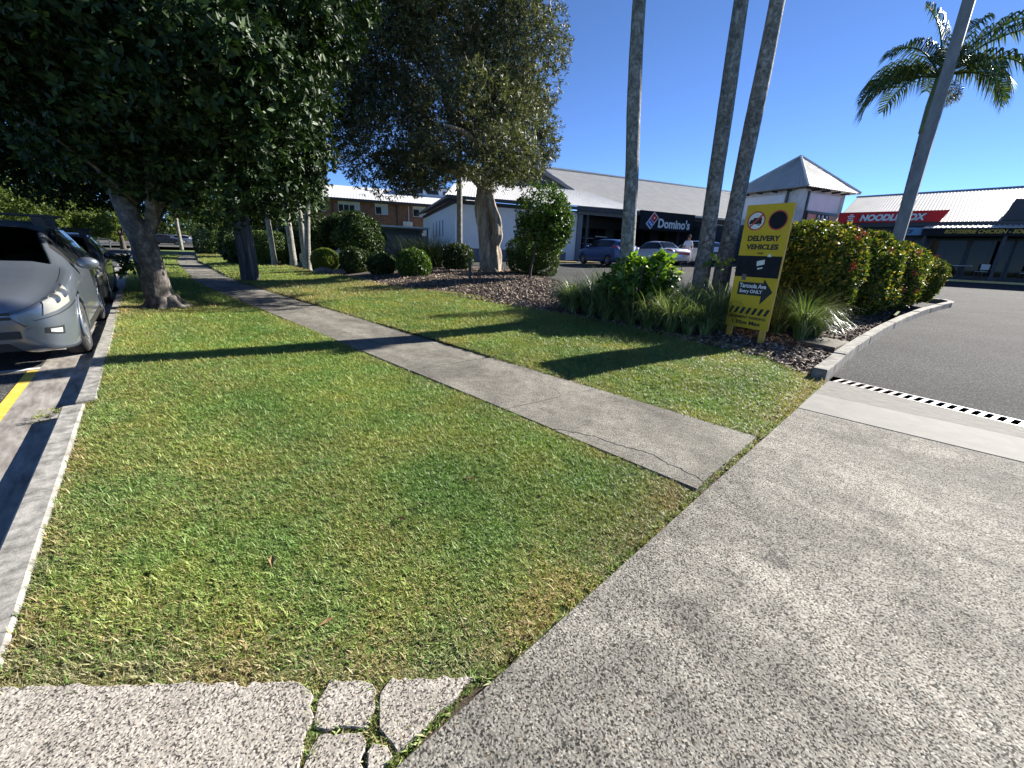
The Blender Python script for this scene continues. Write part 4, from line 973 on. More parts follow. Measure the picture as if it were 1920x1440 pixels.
# --- corner shop wing (black fascia)
B = tag(empty('shop_wing', (26.7, 20.3, 0), A20), 'long low shop wing with grey ribbed roof and dark veranda', 'building')
ZB = .80
bx('wall', M_CHAR, B, .3, 24, 3.2, 3.4, ZB - .6, 4.7)                    # shopfront wall, coloured dark to stand in for shade under the veranda
bx('wall', M_WALLW, B, -1.0, -.1, .2, 3.2, ZB - .6, 4.3)
bx('wall', M_GREYP, B, -.10, .30, .05, .40, ZB - .6, 4.3)
bx('veranda_floor', M_CHANNEL, B, -.1, 24, .0, 3.2, ZB - .5, ZB + .06)
bx('veranda_ceiling', M_CHAR, B, .3, 24, .25, 3.2, 4.25, 4.35)  # dark colour here is painted-in veranda shade
bx('fascia', M_GREYP, B, -.3, 4.9, -.12, .02, 4.15, 4.84)
bx('fascia', M_CHAR, B, 4.91, 24, -.12, .02, 3.75, 4.84)
for x in (.75, 4.75, 9.9, 14.4, 18): bx('veranda_post', M_CHAR, B, x - .08, x + .08, .05, .21, ZB, 4.2)
for k, x in enumerate((1.2, 3.0, 5.6, 7.9, 10.6, 12.8, 15.4, 17.6)):
    window(B, x, x + 1.7, ZB + .15, 3.5, 3.16, 'shop_window', 1, M_FRAME, M_SHOPGLASS)
roof('roof', (.6, -.45, 4.72), (24.5, -.45, 4.72), (24.5, 8, 8.55), (-1.2, 8, 8.45), M_ROOF, B, .3, .025)
bx('gutter', M_ROOFW, B, 4.9, 24, -.62, -.46, 4.60, 4.74)
bx('ridge_cap', M_ROOFW, B, -1.2, 24.5, 7.85, 8.15, 8.50, 8.60)
roof('lower_roof', (-10.4, -.62, 4.55), (5.2, -.62, 4.72), (1.8, 3.0, 6.25), (-8.2, 3.0, 6.25), M_ROOFW, B)
bx('gutter', M_CHAR, B, -10.3, 5.1, -.80, -.64, 4.36, 4.56)
mb = MB(); mb.add([(-8.3, 3.0, 6.15), (.6, 3.0, 6.15), (-3.9, 3.0, 8.0), (-8.3, 3.3, 6.15), (.6, 3.3, 6.15), (-3.9, 3.3, 8.0)], [(0, 1, 2), (3, 5, 4), (0, 3, 4, 1), (1, 4, 5, 2), (2, 5, 3, 0)])
mb.build('gable', M_CHAR, B)
def slope_bar(p, q, wz, y0, y1):
    p, q = np.array(p), np.array(q); return MB().add([(p[0], y0, p[1]), (q[0], y0, q[1]), (q[0], y0, q[1] + wz), (p[0], y0, p[1] + wz), (p[0], y1, p[1]), (q[0], y1, q[1]), (q[0], y1, q[1] + wz), (p[0], y1, p[1] + wz)], [(0, 1, 2, 3), (4, 7, 6, 5), (0, 4, 5, 1), (1, 5, 6, 2), (2, 6, 7, 3), (3, 7, 4, 0)])
slope_bar((-3.9, 8.0), (1.0, 5.95), .22, 2.7, 3.25).build('barge_board', M_GREYP, B); slope_bar((-3.9, 8.0), (-8.8, 5.95), .22, 2.7, 3.25).build('barge_board', M_GREYP, B)
roof('roof', (1.0, 2.72, 6.19), (1.0, 9, 6.19), (-3.9, 9, 8.25), (-3.9, 2.72, 8.25), M_ROOF, B); roof('roof', (-8.8, 2.72, 6.19), (-8.8, 9, 6.19), (-3.9, 9, 8.25), (-3.9, 2.72, 8.25), M_ROOF, B)

# black sign box with lettering
S = tag(empty('shop_sign', (26.7, 20.3, 0), A20), 'black shop sign with white lettering and tilted red and blue domino', 'sign')
bx('board', M_BLKTAPE, S, 4.9, 10.5, -.85, -.66, 3.38, 4.74)
MX = lambda x, y, z, rot=0: Matrix.Translation((x, y, z)) @ Matrix.Rotation(math.pi / 2, 4, 'X') @ Matrix.Rotation(rot, 4, 'Z')
text('lettering', "Domino's", 3.35, .72, M_WHITE, S, MX(6.72, -.853, 3.56), .035)
def tile(name, mat, x, z, s, w_, h_, dy, rot): 
    o = MB().box(-w_ / 2, w_ / 2, -.01, .01, -h_ / 2, h_ / 2).build(name, mat, S); o.matrix_local = Matrix.Translation((x, -.86 - dy, z)) @ Matrix.Rotation(rot, 4, 'Y'); return o
RT = R_(38)
ex, ez = math.sin(RT), math.cos(RT)
tile('domino_border', M_WHITE, 6.08, 4.05, 0, .62, 1.14, .0, RT)
tile('domino_half', M_RED, 6.08 + ex * .26, 4.05 + ez * .26, 0, .50, .48, .012, RT); tile('domino_half', M_BLUE, 6.08 - ex * .26, 4.05 - ez * .26, 0, .50, .48, .012, RT)
def dot(x, z, r=.075): 
    o = MB().lathe([(0.001, .0), (r, .0), (r, .012), (.001, .012)], 14, 'y').build('domino_dot', M_WHITE, S); o.location = (x, -.90, z)
dot(6.08 + ex * .26, 4.05 + ez * .26); dot(6.08 - ex * .26 - ez * .11, 4.05 - ez * .26 + ex * .11); dot(6.08 - ex * .26 + ez * .11, 4.05 - ez * .26 - ex * .11)
S = tag(empty('veranda_sign', (26.7, 20.3, 0), A20), 'small dark fascia sign with pale lettering between two leaning palms', 'sign')
bx('board', M_BLKTAPE, S, 11.0, 15.4, -.19, -.13, 3.78, 4.33)
text('lettering', 'CONVENIENCE', 2.4, .2, M_WHITE, S, MX(12.6, -.195, 3.84), .02); text('lettering', 'FOODSTORE', 1.7, .16, M_WHITE, S, MX(12.9, -.195, 4.1), .01)
# things in the shade of the veranda
def table(loc, rz, lab, mat=M_ALU):
    t = tag(empty('cafe_table', loc, rz), lab, 'table'); bx('table_top', mat, t, -.4, .4, -.4, .4, .71, .74, bevel=.01)
    MB().tube([(0, 0, .02), (0, 0, .71)], .03, 10).build('leg', M_FRAME, t); MB().lathe([(.001, 0), (.25, 0), (.25, .02), (.001, .03)], 18).build('base', M_FRAME, t)
def chair(loc, rz, lab, mat=M_ALU, group=None):
    t = tag(empty('cafe_chair', loc, rz), lab, 'chair', group); bx('seat', mat, t, -.2, .2, -.2, .2, .44, .47, bevel=.01); bx('backrest', mat, t, -.2, .2, .18, .21, .55, .85, bevel=.01)
    for sx in (-.18, .18):
        for sy in (-.18, .19): MB().tube([(sx, sy, 0), (sx, sy, .44 if sy < 0 else .84)], .014, 6).build('leg', M_FRAME, t)
def wpt(x, y, z=0): c, s = math.cos(A20), math.sin(A20); return (26.7 + c * x - s * y, 20.3 + s * x + c * y, z)
table(wpt(1.9, 1.0, ZB + .06), A20, 'pale square table in the shade of the veranda'); chair(wpt(1.2, 1.0, ZB + .06), A20 + 1.6, 'pale chair left of the shaded veranda table'); chair(wpt(2.6, 1.1, ZB + .06), A20 - 1.6, 'pale chair right of the shaded veranda table')
t = tag(empty('display_rack', wpt(2.4, 2.4, ZB + .06), A20), 'tall metal display rack against the shaded shopfront', 'rack')
for z in (.3, .8, 1.3, 1.75): bx('shelf', M_ALU, t, -.5, .5, -.2, .2, z, z + .03)
for sx in (-.5, .5):
    for sy in (-.2, .2): bx('upright', M_FRAME, t, sx - .02, sx + .02, sy - .02, sy + .02, 0, 1.9)
t = tag(empty('display_rack', wpt(3.7, 2.5, ZB + .06), A20), 'wide white-shelved rack behind the first palm trunk', 'rack')
for z in (.5, 1.1, 1.9): bx('shelf', M_PLASTW, t, -.6, .6, -.2, .2, z, z + .06)
for sx in (-.6, .6): bx('upright', M_FRAME, t, sx - .02, sx + .02, -.2, .2, 0, 2.1)

# --- white building with slit windows
C0 = np.array([17.71, 23.57]); E1 = np.array([math.cos(A20), math.sin(A20)]); E2 = np.array([.44, .897])
Wb = tag(empty('white_building', (C0[0], C0[1], 0)), 'plain white building with slit windows and grey base', 'building')
def wq(a, b): q = E1 * a + E2 * b; return (q[0], q[1])
foot = [wq(0, 0), wq(8.5, 0), wq(8.5, 17), wq(0, 17)]
MB().prism(foot, 1.45, 4.15).build('wall', M_WALLW, Wb)
MB().prism([wq(-.03, -.03), wq(8.55, -.03), wq(8.55, 17.03), wq(-.03, 17.03)], .0, 1.45).build('base', M_GREYP, Wb)
MB().prism([wq(-.05, -.05), wq(8.5, -.05), wq(8.5, 17), wq(-.05, 17)], 4.15, 4.40).build('fascia', M_CHAR, Wb)
mb = MB(); vs = [(*wq(-.7, -.62), 4.40), (*wq(-.7, 17.5), 4.40), (*wq(4, 17.5), 6.0), (*wq(4, 3), 6.0)]
mb.add([vs[0], vs[1], vs[2], vs[3]] + [(p[0], p[1], p[2] + .12) for p in vs], [(0, 1, 2, 3), (4, 7, 6, 5), (0, 4, 5, 1), (1, 5, 6, 2), (2, 6, 7, 3), (3, 7, 4, 0)]).build('roof', M_CHAR, Wb)
for s in (4.7, 6.2, 7.9, 9.8):
    vs = []
    for z in (2.25, 3.42):
        for b in (s, s + .22):
            for a in (-.02, .05): q = wq(a, b); vs.append((q[0], q[1], z))
    MB().add(vs, [(0, 1, 3, 2), (4, 6, 7, 5), (0, 4, 5, 1), (2, 3, 7, 6), (0, 2, 6, 4), (1, 5, 7, 3)]).build('slit_window', M_GLASS, Wb)

# --- brick apartment block
AB = R_(-25)
B = tag(empty('brick_apartments', (22.31, 44.75, 0), AB), 'two-storey brick apartment block with white roof behind the bushes', 'building')
bx('wall', M_BRICK, B, -13, 12, 0, 9, -.5, 5.75)
bx('fascia', M_CHAR, B, -13.6, 12.6, -.75, -.55, 5.66, 5.88)
roof('roof', (-13.6, -.6, 5.85), (12.6, -.6, 5.85), (12.6, 4.5, 7.6), (-13.6, 4.5, 7.6), M_ROOFW, B, .3); roof('roof', (-13.6, 9.6, 5.85), (12.6, 9.6, 5.85), (12.6, 4.5, 7.6), (-13.6, 4.5, 7.6), M_ROOFW, B, .3)
bx('clerestory', M_WALLW, B, -9, -4.5, 3.0, 6, 6.8, 8.0); bx('clerestory', M_WALLW, B, 4.0, 10, 3.0, 6, 6.8, 7.95)
bx('clerestory_roof', M_CHAR, B, 3.7, 10.3, 2.8, 6.2, 7.95, 8.05); bx('clerestory_roof', M_CHAR, B, -9.3, -4.2, 2.8, 6.2, 8.0, 8.1)
for a, b in ((4.5, 6.2), (6.6, 8.0), (8.4, 9.6), (-8.6, -7.2), (-6.8, -5.0)): window(B, a, b, 7.2, 7.75, 2.98, 'window', 0)
for i, (a, b, mm, cu) in enumerate(((-9.6, -8.0, 1, 0), (-6.05, -4.1, 2, 0), (-2.95, -.8, 3, 1), (.7, 2.0, 1, 1), (4.6, 6.0, 1, 1), (7.2, 9.0, 1, 1))):
    window(B, a, b, 4.55, 5.35, -.01, 'window', mm, cur=cu); bx('lintel_panel', M_TRIM, B, a, b, -.03, .02, 5.37, 5.62)
    bx('sill', M_BRICK, B, a - .05, b + .05, -.07, .02, 4.46, 4.53)
    window(B, a, b, 1.6, 2.9, -.01, 'window', mm, cur=cu)
for x in (-3.5, 2.9, 4.15): MB().tube([(x, -.06, 0), (x, -.06, 5.6)], .05, 8).build('downpipe', M_FRAME if x != 4.15 else M_PLASTW, B)
o = bx('air_conditioner', M_PLASTW, B, 3.5, 4.5, -.42, -.08, 3.30, 4.0, bevel=.03)
o2 = MB().lathe([(.26, 0), (.26, .02), (.22, .02), (.001, .005)], 20, 'y').build('fan_grille', M_ALU, o); o2.location = (3.9, -.445, 3.65)
# carport and fence
t = tag(empty('carport', (18.6, 31.3, 0), AB), 'low flat white-roofed carport in front of the brick block', 'carport')
bx('roof', M_ROOFW, t, -2.6, 1.7, -1.6, 2.4, 2.75, 2.87); bx('wall', M_GREYP, t, -2.5, 1.6, 2.0, 2.2, .3, 2.75)
for x in (-2.5, 1.5): bx('post', M_CHAR, t, x, x + .1, -1.5, -1.4, .3, 2.75)
fn = tag(empty('paling_fence', (16.2, 27.6, 0), R_(-30)), 'weathered grey timber paling fence beside the white building', 'fence')
pm = MB().box(0, .095, 0, .02, .3, 2.15).build('paling', M_FENCE, fn); pm.location = (-1.6, 0, 0)
for i in range(1, 32):
    c = pm.copy(); COL.objects.link(c); c.location = (-1.6 + i * .104, 0, random.uniform(-.03, .03))
bx('rail', M_FENCE, fn, -1.6, 1.7, .02, .08, .7, .8); bx('rail', M_FENCE, fn, -1.6, 1.7, .02, .08, 1.7, 1.8)

# --- pyramid-roofed tower
T = tag(empty('pyramid_tower', (36.0, 8.36, 0), A20), 'white corner tower with pyramid metal roof above the shops', 'building')
w6 = 6.2; ap = (w6 / 2, w6 / 2, 9.0)
for a, b in (((0, 0), (w6, 0)), ((w6, 0), (w6, w6)), ((w6, w6), (0, w6)), ((0, w6), (0, 0))):
    roof('roof', (a[0], a[1], 6.37), (b[0], b[1], 6.37), (ap[0], ap[1], ap[2]), (ap[0], ap[1], ap[2]), M_ROOF, T, .3, .025)
for c in ((0, 0), (w6, 0), (0, w6)):
    MB().tube([(c[0], c[1], 6.42), (ap[0], ap[1], ap[2] + .04)], .08, 6).build('hip_cap', M_ROOFW, T)
bx('wall', M_TOWERW, T, .65, w6 - .65, .65, w6 - .65, .4, 6.32)
for x in (1.5, 2.6, 3.8, 4.9): bx('rafter', M_FRAME, T, x, x + .09, .05, .66, 6.22, 6.33)
for y in (1.5, 2.6, 3.8, 4.9): bx('rafter', M_FRAME, T, .05, .66, y, y + .09, 6.22, 6.33)
bx('panel', M_WALLW, T, 1.35, 4.9, .58, .64, 4.95, 6.1); bx('panel', M_WALLW, T, .58, .64, 1.9, 5.2, 4.5, 6.05)
bx('corner_trim', M_FRAME, T, 1.15, 1.30, .58, .64, 4.1, 6.2); bx('corner_trim', M_FRAME, T, .58, .64, 1.66, 1.82, 4.3, 6.25)
bx('band', M_CHAR, T, .5, w6 - .5, .5, w6 - .5, 3.6, 4.05)
S = tag(empty('number_sign', (36.0, 8.36, 0), A20), 'salmon and dark sign with three white zeros on the tower', 'sign')
bx('board', M_FRAME, S, 1.35, 4.9, .50, .57, 4.12, 4.93); bx('stripe', M_PINK, S, 1.45, 4.8, .485, .50, 4.32, 4.72)
for k in range(3):
    o = MB().lathe([(.27, 0), (.27, .03), (.001, .03)], 22, 'y').build('disc', M_FRAME, S); o.location = (2.65 + k * .47, .44, 4.52)
    text('lettering', '0', .24, .40, M_WHITE, S, MX(2.53 + k * .47, .437, 4.32), .03)
bx('wall', M_CHAR, T, -1.5, .6, 3.2, 12, .4, 3.9)

# --- shop wing on the right
N = tag(empty('takeaway_wing', (0, 0, 0)), 'shop wing with ribbed roof and dark awning on the right', 'building')
N.location = (37, 0, 0); N.rotation_euler = (0, 0, -math.pi / 2)     # local x runs to the right in the picture, y leads away
ZN = .74
roof('roof', (-6.6, -.3, 3.98), (14, -.3, 3.98), (14, 6.5, 6.75), (-6.6, 6.5, 6.4), M_ROOF, N, .16, .006)
bx('ridge_cap', M_GREYP, N, -6.6, 14, 6.35, 6.65, 6.44, 6.52).rotation_euler = (0, -.017, 0)
bx('gutter', M_FRAME, N, -6.4, 14, -.52, -.32, 3.72, 3.98)
bx('wall', M_CHAR, N, -6.4, 14, 0, .25, 0, 3.75)
bx('awning_fascia', M_CHAR, N, -1.9, 14, -2.45, -2.38, 3.12, 3.50)
roof('awning_roof', (-1.9, -2.6, 3.52), (14, -2.6, 3.52), (14, -.2, 3.80), (-1.9, -.2, 3.80), M_ROOF, N, .2, .03)
bx('awning_ceiling', M_DARKIN, N, -1.85, 14, -2.38, 0, 3.10, 3.16)  # near-black colour stands in for shade under the awning
for x in (-1.7, 1.4, 4.6, 8): bx('awning_post', M_CHAR, N, x - .07, x + .07, -2.35, -2.21, .4, 3.2)
bx('walkway', M_CHANNEL, N, -6.2, 14, -2.6, 0, .2, ZN + .08)
bx('yellow_edge', M_STOP, N, -6.2, 14, -2.66, -2.605, .2, ZN + .06)
for x in (-5.6, -3.4, -1.5, .3, 2.0, 3.8, 5.8, 7.8): window(N, x, x + 1.6, ZN + .2, 3.0, -.02, 'shop_window', 1, M_FRAME, M_SHOPGLASS)
S = tag(empty('red_shop_sign', (37, 0, 0), -math.pi / 2), 'red shop sign with white outlined lettering along the roof edge', 'sign')
mb = MB().add([(-6.3, -.62, 3.98), (-1.35, -.62, 3.98), (-1.05, -.62, 4.62), (-6.3, -.62, 4.62), (-6.3, -.52, 3.98), (-1.35, -.52, 3.98), (-1.05, -.52, 4.62), (-6.3, -.52, 4.62)], [(0, 1, 2, 3), (4, 7, 6, 5), (0, 4, 5, 1), (1, 5, 6, 2), (2, 6, 7, 3), (3, 7, 4, 0)]).build('board', M_RED, S)
text('lettering', 'NOODLE BOX', 3.25, .44, M_FRAME, S, MX(-5.18, -.623, 4.04), .075, .2); text('lettering', 'NOODLE BOX', 3.15, .40, M_WHITE, S, MX(-5.14, -.628, 4.07), .055, .2)
for k, (zz, ww) in enumerate(((4.12, .34), (4.24, .26), (4.36, .36), (4.46, .18))): bx('emblem', M_WHITE, S, -5.62 - ww / 2, -5.62 + ww / 2, -.63, -.62, zz - .035, zz + .035)
S = tag(empty('blue_shop_sign', (37, 0, 0), -math.pi / 2), 'small light blue sign under the roof right of the light pole', 'sign')
bx('board', M_CYAN, S, -3.3, -1.75, -.62, -.55, 3.22, 3.66); text('lettering', 'ZE', .5, .24, M_FRAME, S, MX(-2.85, -.623, 3.32), .04, .3)
S = tag(empty('awning_lettering_board', (37, 0, 0), -math.pi / 2), 'dark awning board with yellow lettering on the right shop', 'sign')
bx('board', M_BLKTAPE, S, -1.85, 9, -2.50, -2.455, 3.13, 3.49)
text('lettering', 'ROTISSERIE CHICKEN - SOUTHERN FRIED CHICKEN', 5.6, .2, M_YTEXT, S, MX(-.95, -2.503, 3.22), .03, .25)
t = tag(empty('roof_box', (37, 0, 0), -math.pi / 2), 'dark box sign standing on the shop roof at the right edge', 'sign')
MB().add([(1.1, -.4, 4.02), (6, -.4, 4.02), (6, -.4, 5.1), (1.35, -.4, 5.1), (1.1, 1.2, 4.02), (6, 1.2, 4.02), (6, 1.2, 5.1), (1.35, 1.2, 5.1)], [(0, 1, 2, 3), (4, 7, 6, 5), (0, 4, 5, 1), (1, 5, 6, 2), (2, 6, 7, 3), (3, 7, 4, 0)]).build('board', M_CHAR, t)
def np_(x, y, z=0): return (37 + y, -x, z)
for k, (x, lab) in enumerate(((.2, 'pale square table under the right shop awning'), (3.4, 'pale square table near the right picture edge'))): table(np_(x, -1.3, ZN + .08), 0, lab)
for k, (x, lab) in enumerate(((-.6, 'pale chair left of the table under the right awning'), (1.0, 'pale chair right of the table under the right awning'), (2.7, 'pale chair near the right picture edge'))): chair(np_(x, -1.3, ZN + .08), k * 2.1, lab)
# ------------------------------------------------------------------ posts, sign, small things
t = tag(empty('timber_pole', (3.95, 16.9, 0)), 'thick weathered timber pole at the edge of the footpath', 'pole')
def square_tube(mb, pts, r, rz=.3):
    for k in range(len(pts) - 1): pass
mb = MB(); mb.tube([(0, 0, -.2), (0, 0, 1), (-.06, 0, 4), (-.1, 0, 8)], [.30, .28, .26, .24], 8, .03, res=6); mb.build('shaft', M_TIMBER, t)
t = tag(empty('light_pole', (20.93, 1.72, float(zg(20.93, 1.72)))), 'tall square galvanised light pole rising from the hedge', 'pole')
mb = MB(); a = .175; b = .15
mb.add([(-a, -a, -.2), (a, -a, -.2), (a, a, -.2), (-a, a, -.2), (-b, -b, 9.1), (b, -b, 9.1), (b, b, 9.1), (-b, b, 9.1)], [(0, 3, 2, 1), (4, 5, 6, 7), (0, 1, 5, 4), (1, 2, 6, 5), (2, 3, 7, 6), (3, 0, 4, 7)]); o = mb.build('shaft', M_POLE, t, bevel=.012)
bx('base_plate', M_POLE, t, -.24, .24, -.24, .24, 0, .03); bx('lamp_arm', M_POLE, t, -1.2, 0, -.05, .05, 9.0, 9.1); bx('lamp_head', M_POLE, t, -1.8, -1.2, -.16, .16, 8.96, 9.1, bevel=.03)

# yellow sign board
SW, SHT, SZ = .70, 1.90, .29
S = tag(empty('warning_sign', (7.70, 2.555, 0), math.atan2(-.98, -.22)), 'tall yellow notice board for delivery vehicles at the bed edge', 'sign')
gz = bed_z(7.6, 2.2)
bx('board', M_YELLOW, S, 0, SW, 0, .018, SZ, SZ + SHT)
bx('leg', M_YEDGE, S, .03, .115, .019, .065, gz - .1, SZ + SHT - .02); bx('leg', M_YEDGE, S, SW - .115, SW - .03, .019, .065, gz - .1, SZ + SHT - .02)
bx('edge_strip', M_YEDGE, S, SW + .0005, SW + .012, -.003, .03, SZ, SZ + SHT)
def sz(f): return SZ + SHT * (1 - f)
def sp(x, f, rot=0): return MX(x, -.001, sz(f), rot)
def flat(name, poly, mat, y=-.0015, th=.0015):
    n = len(poly); vs = [(x, y, z) for x, z in poly] + [(x, y + th, z) for x, z in poly]
    return MB().add(vs, [tuple(range(n)), tuple(range(n, 2 * n))[::-1]] + [(i, n + i, n + (i + 1) % n, (i + 1) % n) for i in range(n)]).build(name, mat, S)
def ring(name, cx, cz, r0, r1, mat, y): 
    n = 36; vs = []; 
    for r in (r0, r1):
        for i in range(n): a = i / n * 6.28318; vs.append((cx + r * math.cos(a), y, cz + r * math.sin(a)))
    return MB().add(vs, [(i, (i + 1) % n, n + (i + 1) % n, n + i) for i in range(n)]).build(name, mat, S)
def disc(name, cx, cz, r, mat, y): return flat(name, [(cx + r * math.cos(i / 36 * 6.28318), cz + r * math.sin(i / 36 * 6.28318)) for i in range(36)], mat, y)
c1, c2, cz, cr_ = .185, .515, sz(.125), .142
disc('white_disc', c1, cz, cr_ - .012, M_OFFW, -.0016); ring('red_ring', c1, cz, cr_ - .020, cr_, M_REDP, -.0034)
flat('truck', [(c1 - .105, cz - .048), (c1 + .085, cz - .048), (c1 + .085, cz + .045), (c1 - .045, cz + .045), (c1 - .05, cz + .022), (c1 - .085, cz + .018), (c1 - .105, cz - .01)], M_BLACK, -.0032)
for dx in (-.065, .05): disc('truck_wheel', c1 + dx, cz - .05, .019, M_BLACK, -.0036); disc('truck_hub', c1 + dx, cz - .05, .008, M_OFFW, -.0052)
q = .092; w2 = .010
flat('red_slash', [(c1 - q - w2, cz - q + w2), (c1 - q + w2, cz - q - w2), (c1 + q + w2, cz + q - w2), (c1 + q - w2, cz + q + w2)], M_REDP, -.0050)
disc('black_patch', c2, cz, cr_ - .008, M_BLKTAPE, -.0016); ring('red_ring', c2, cz, cr_ - .018, cr_, M_REDP, -.0034)
text('lettering', 'DELIVERY', .50, .082, M_BLACK, S, sp(.105, .283), .044); text('lettering', 'VEHICLES', .50, .082, M_BLACK, S, sp(.105, .350), .044); text('lettering', 'AND', .10, .030, M_BLACK, S, sp(.30, .386), .03)
flat('black_patch', [(-.0, sz(.40)), (SW - .004, sz(.40)), (SW - .004, sz(.572)), (-.0, sz(.572))], M_BLKTAPE, -.0016)
o = flat('sticker', [(.325, sz(.442)), (.445, sz(.428)), (.452, sz(.465)), (.335, sz(.482))], M_OFFW, -.0034); flat('sticker', [(.35, sz(.497)), (.43, sz(.488)), (.435, sz(.497)), (.36, sz(.51))], M_OFFW, -.0034)
flat('sticker', [(.47, sz(.405)), (.48, sz(.385)), (.52, sz(.383)), (.535, sz(.405))], M_OFFW, -.0036); flat('sticker', [(.13, sz(.55)), (.2, sz(.55)), (.2, sz(.60)), (.13, sz(.60))], simple('grey_residue', (.12, .115, .11), None, rough=.8), -.0036)
flat('arrow', [(.10, sz(.615)), (.50, sz(.615)), (.50, sz(.580)), (.665, sz(.685)), (.50, sz(.792)), (.50, sz(.722)), (.10, sz(.722))], M_BLACK, -.0016)
text('lettering', 'Tarcoola Ave', .43, .070, M_WHITE, S, MX(.125, -.0035, sz(.662)), .03); text('lettering', 'Entry ONLY', .37, .070, M_WHITE, S, MX(.14, -.0035, sz(.712)), .03)
for k in range(7):
    x0 = .02 + k * .098; x1 = min(x0 + .05, SW - .06); flat('stripe', [(x0 - .015 if k else x0, sz(.882)), (x0 + .035, sz(.882)), (x0 + .085, sz(.825)), (x0 + .035, sz(.825))], M_BLACK, -.0016)
text('lettering', 'BASEMENT PARKING', .60, .045, M_BLACK, S, sp(.05, .922), .03); text('lettering', '1.95m Max', .48, .066, M_BLACK, S, sp(.11, .972), .035)

# concrete pit lid, garden post, rocks, log edging
MB().prism([(7.95, 1.0), (8.85, .95), (8.95, 1.5), (8.1, 1.55)], bed_z(8.4, 1.2) - .1, bed_z(8.4, 1.2) + .06, .012).build('pit_lid', simple('mossy_concrete', (.045, .04, .03), (.15, .13, .10), 9, .9, .5, 40, kind='World'))
tag(bpy.data.objects['pit_lid'], 'flat mossy concrete pit lid in the mulch beside the kerb', 'pit lid')
o = MB().tube([(0, 0, -.2), (0, 0, .60), (0, 0, .68)], [.05, .05, .03], 8, .05).build('garden_post', M_TIMBER); o.location = (9.36, 11.62, bed_z(9.36, 11.62)); tag(o, 'short dark timber post in the mulch left of the paperbark', 'post')
def rock(loc, s, lab):
    b = bmesh.new(); bmesh.ops.create_icosphere(b, subdivisions=3, radius=1)
    for v in b.verts:
        p = np.array(v.co)[None]; v.co *= 1 + .18 * float(fnoise(p + loc[0], 2.1, loc[1])[0]) + .06 * float(fnoise(p, 6, loc[0])[0]); v.co = Vector((v.co.x * s[0], v.co.y * s[1], v.co.z * s[2]))
    me = bpy.data.meshes.new('rock'); b.to_mesh(me); b.free(); me.materials.append(M_ROCK)
    for p in me.polygons: p.use_smooth = True
    o = mkobj('rock', me); o.location = loc; tag(o, lab, 'rock')
rock((7.0, 18.2, .22), (.40, .34, .20), 'pale flat garden rock in front of the clipped ball shrub'); rock((7.35, 17.5, .24), (.27, .24, .17), 'smaller brown garden rock beside the pale one')
mb = MB().tube([(9.6, 14.6, .33), (10.6, 14.2, .36), (11.4, 13.9, .40)], [.06, .06, .055], 8, .05); tag(mb.build('log_edging', M_WOODLOG, smooth=True), 'low timber log edging left of the paperbark', 'log')
# wheel stops
WS = 'yellow wheel stops in the car park'
for k, (x, y, lab) in enumerate(((22.6, 18.1, 'yellow wheel stop nearest the topiary tree'), (24.0, 16.8, 'yellow wheel stop in front of the blue hatchback'), (26.2, 15.8, 'yellow wheel stop behind the first palm trunk'))):
    o = MB().prism([(-.85, -.08), (.85, -.08), (.85, .08), (-.85, .08)], 0, .12, .03).build('wheel_stop', M_STOP); o.location = (x, y, float(zg(x, y))); o.rotation_euler = (0, 0, A20); tag(o, lab, 'wheel stop', WS)
mb = MB()
for k in range(6): pass
for k, (x, y) in enumerate(((22.0, 16.4), (24.4, 15.2), (26.8, 14.2))):
    q = MB().box(-.05, .05, -2.4, 0, 0, .002).build('bay_line', M_LINEW); q.location = (x, y, float(zg(x, y)) + .03); q.rotation_euler = (0, 0, A20); q['kind'] = 'structure'

# ------------------------------------------------------------------ cars
def pchip(xk, yk, x):
    xk, yk = np.array(xk, float), np.array(yk, float); h = np.diff(xk); d = np.diff(yk) / h; m_ = np.zeros(len(xk))
    for i in range(1, len(xk) - 1):
        if d[i - 1] * d[i] > 0: w1, w2 = 2 * h[i] + h[i - 1], h[i] + 2 * h[i - 1]; m_[i] = (w1 + w2) / (w1 / d[i - 1] + w2 / d[i])
    m_[0], m_[-1] = d[0], d[-1]
    i = np.clip(np.searchsorted(xk, x) - 1, 0, len(xk) - 2); t = (x - xk[i]) / h[i]
    return (2 * t ** 3 - 3 * t ** 2 + 1) * yk[i] + (t ** 3 - 2 * t ** 2 + t) * h[i] * m_[i] + (-2 * t ** 3 + 3 * t ** 2) * yk[i + 1] + (t ** 3 - t ** 2) * h[i] * m_[i + 1]
# station: y, half width, z bottom, z belt, roof half width, z roof
WAGON = [(0, .50, .34, .60, .40, .64), (.04, .64, .25, .66, .53, .70), (.15, .77, .21, .72, .64, .77), (.42, .86, .19, .80, .72, .86), (.85, .89, .19, .87, .74, .95), (1.2, .895, .19, .93, .73, 1.03), (1.95, .90, .19, .97, .61, 1.43), (2.6, .90, .19, .99, .62, 1.51), (3.7, .90, .19, 1.02, .61, 1.50), (4.3, .885, .19, 1.04, .58, 1.45), (4.66, .85, .22, 1.05, .62, 1.12), (4.77, .74, .32, .88, .52, .94)]
HATCH = [(0, .48, .34, .60, .38, .64), (.05, .64, .24, .68, .53, .72), (.18, .76, .2, .76, .63, .82), (.5, .84, .19, .86, .70, .92), (.95, .86, .19, .94, .70, 1.03), (1.65, .87, .19, .97, .58, 1.40), (2.2, .87, .19, .98, .59, 1.48), (3.1, .86, .19, 1.0, .58, 1.46), (3.6, .85, .19, 1.03, .54, 1.36), (3.95, .82, .24, 1.04, .58, 1.08), (4.05, .72, .34, .86, .50, .92)]
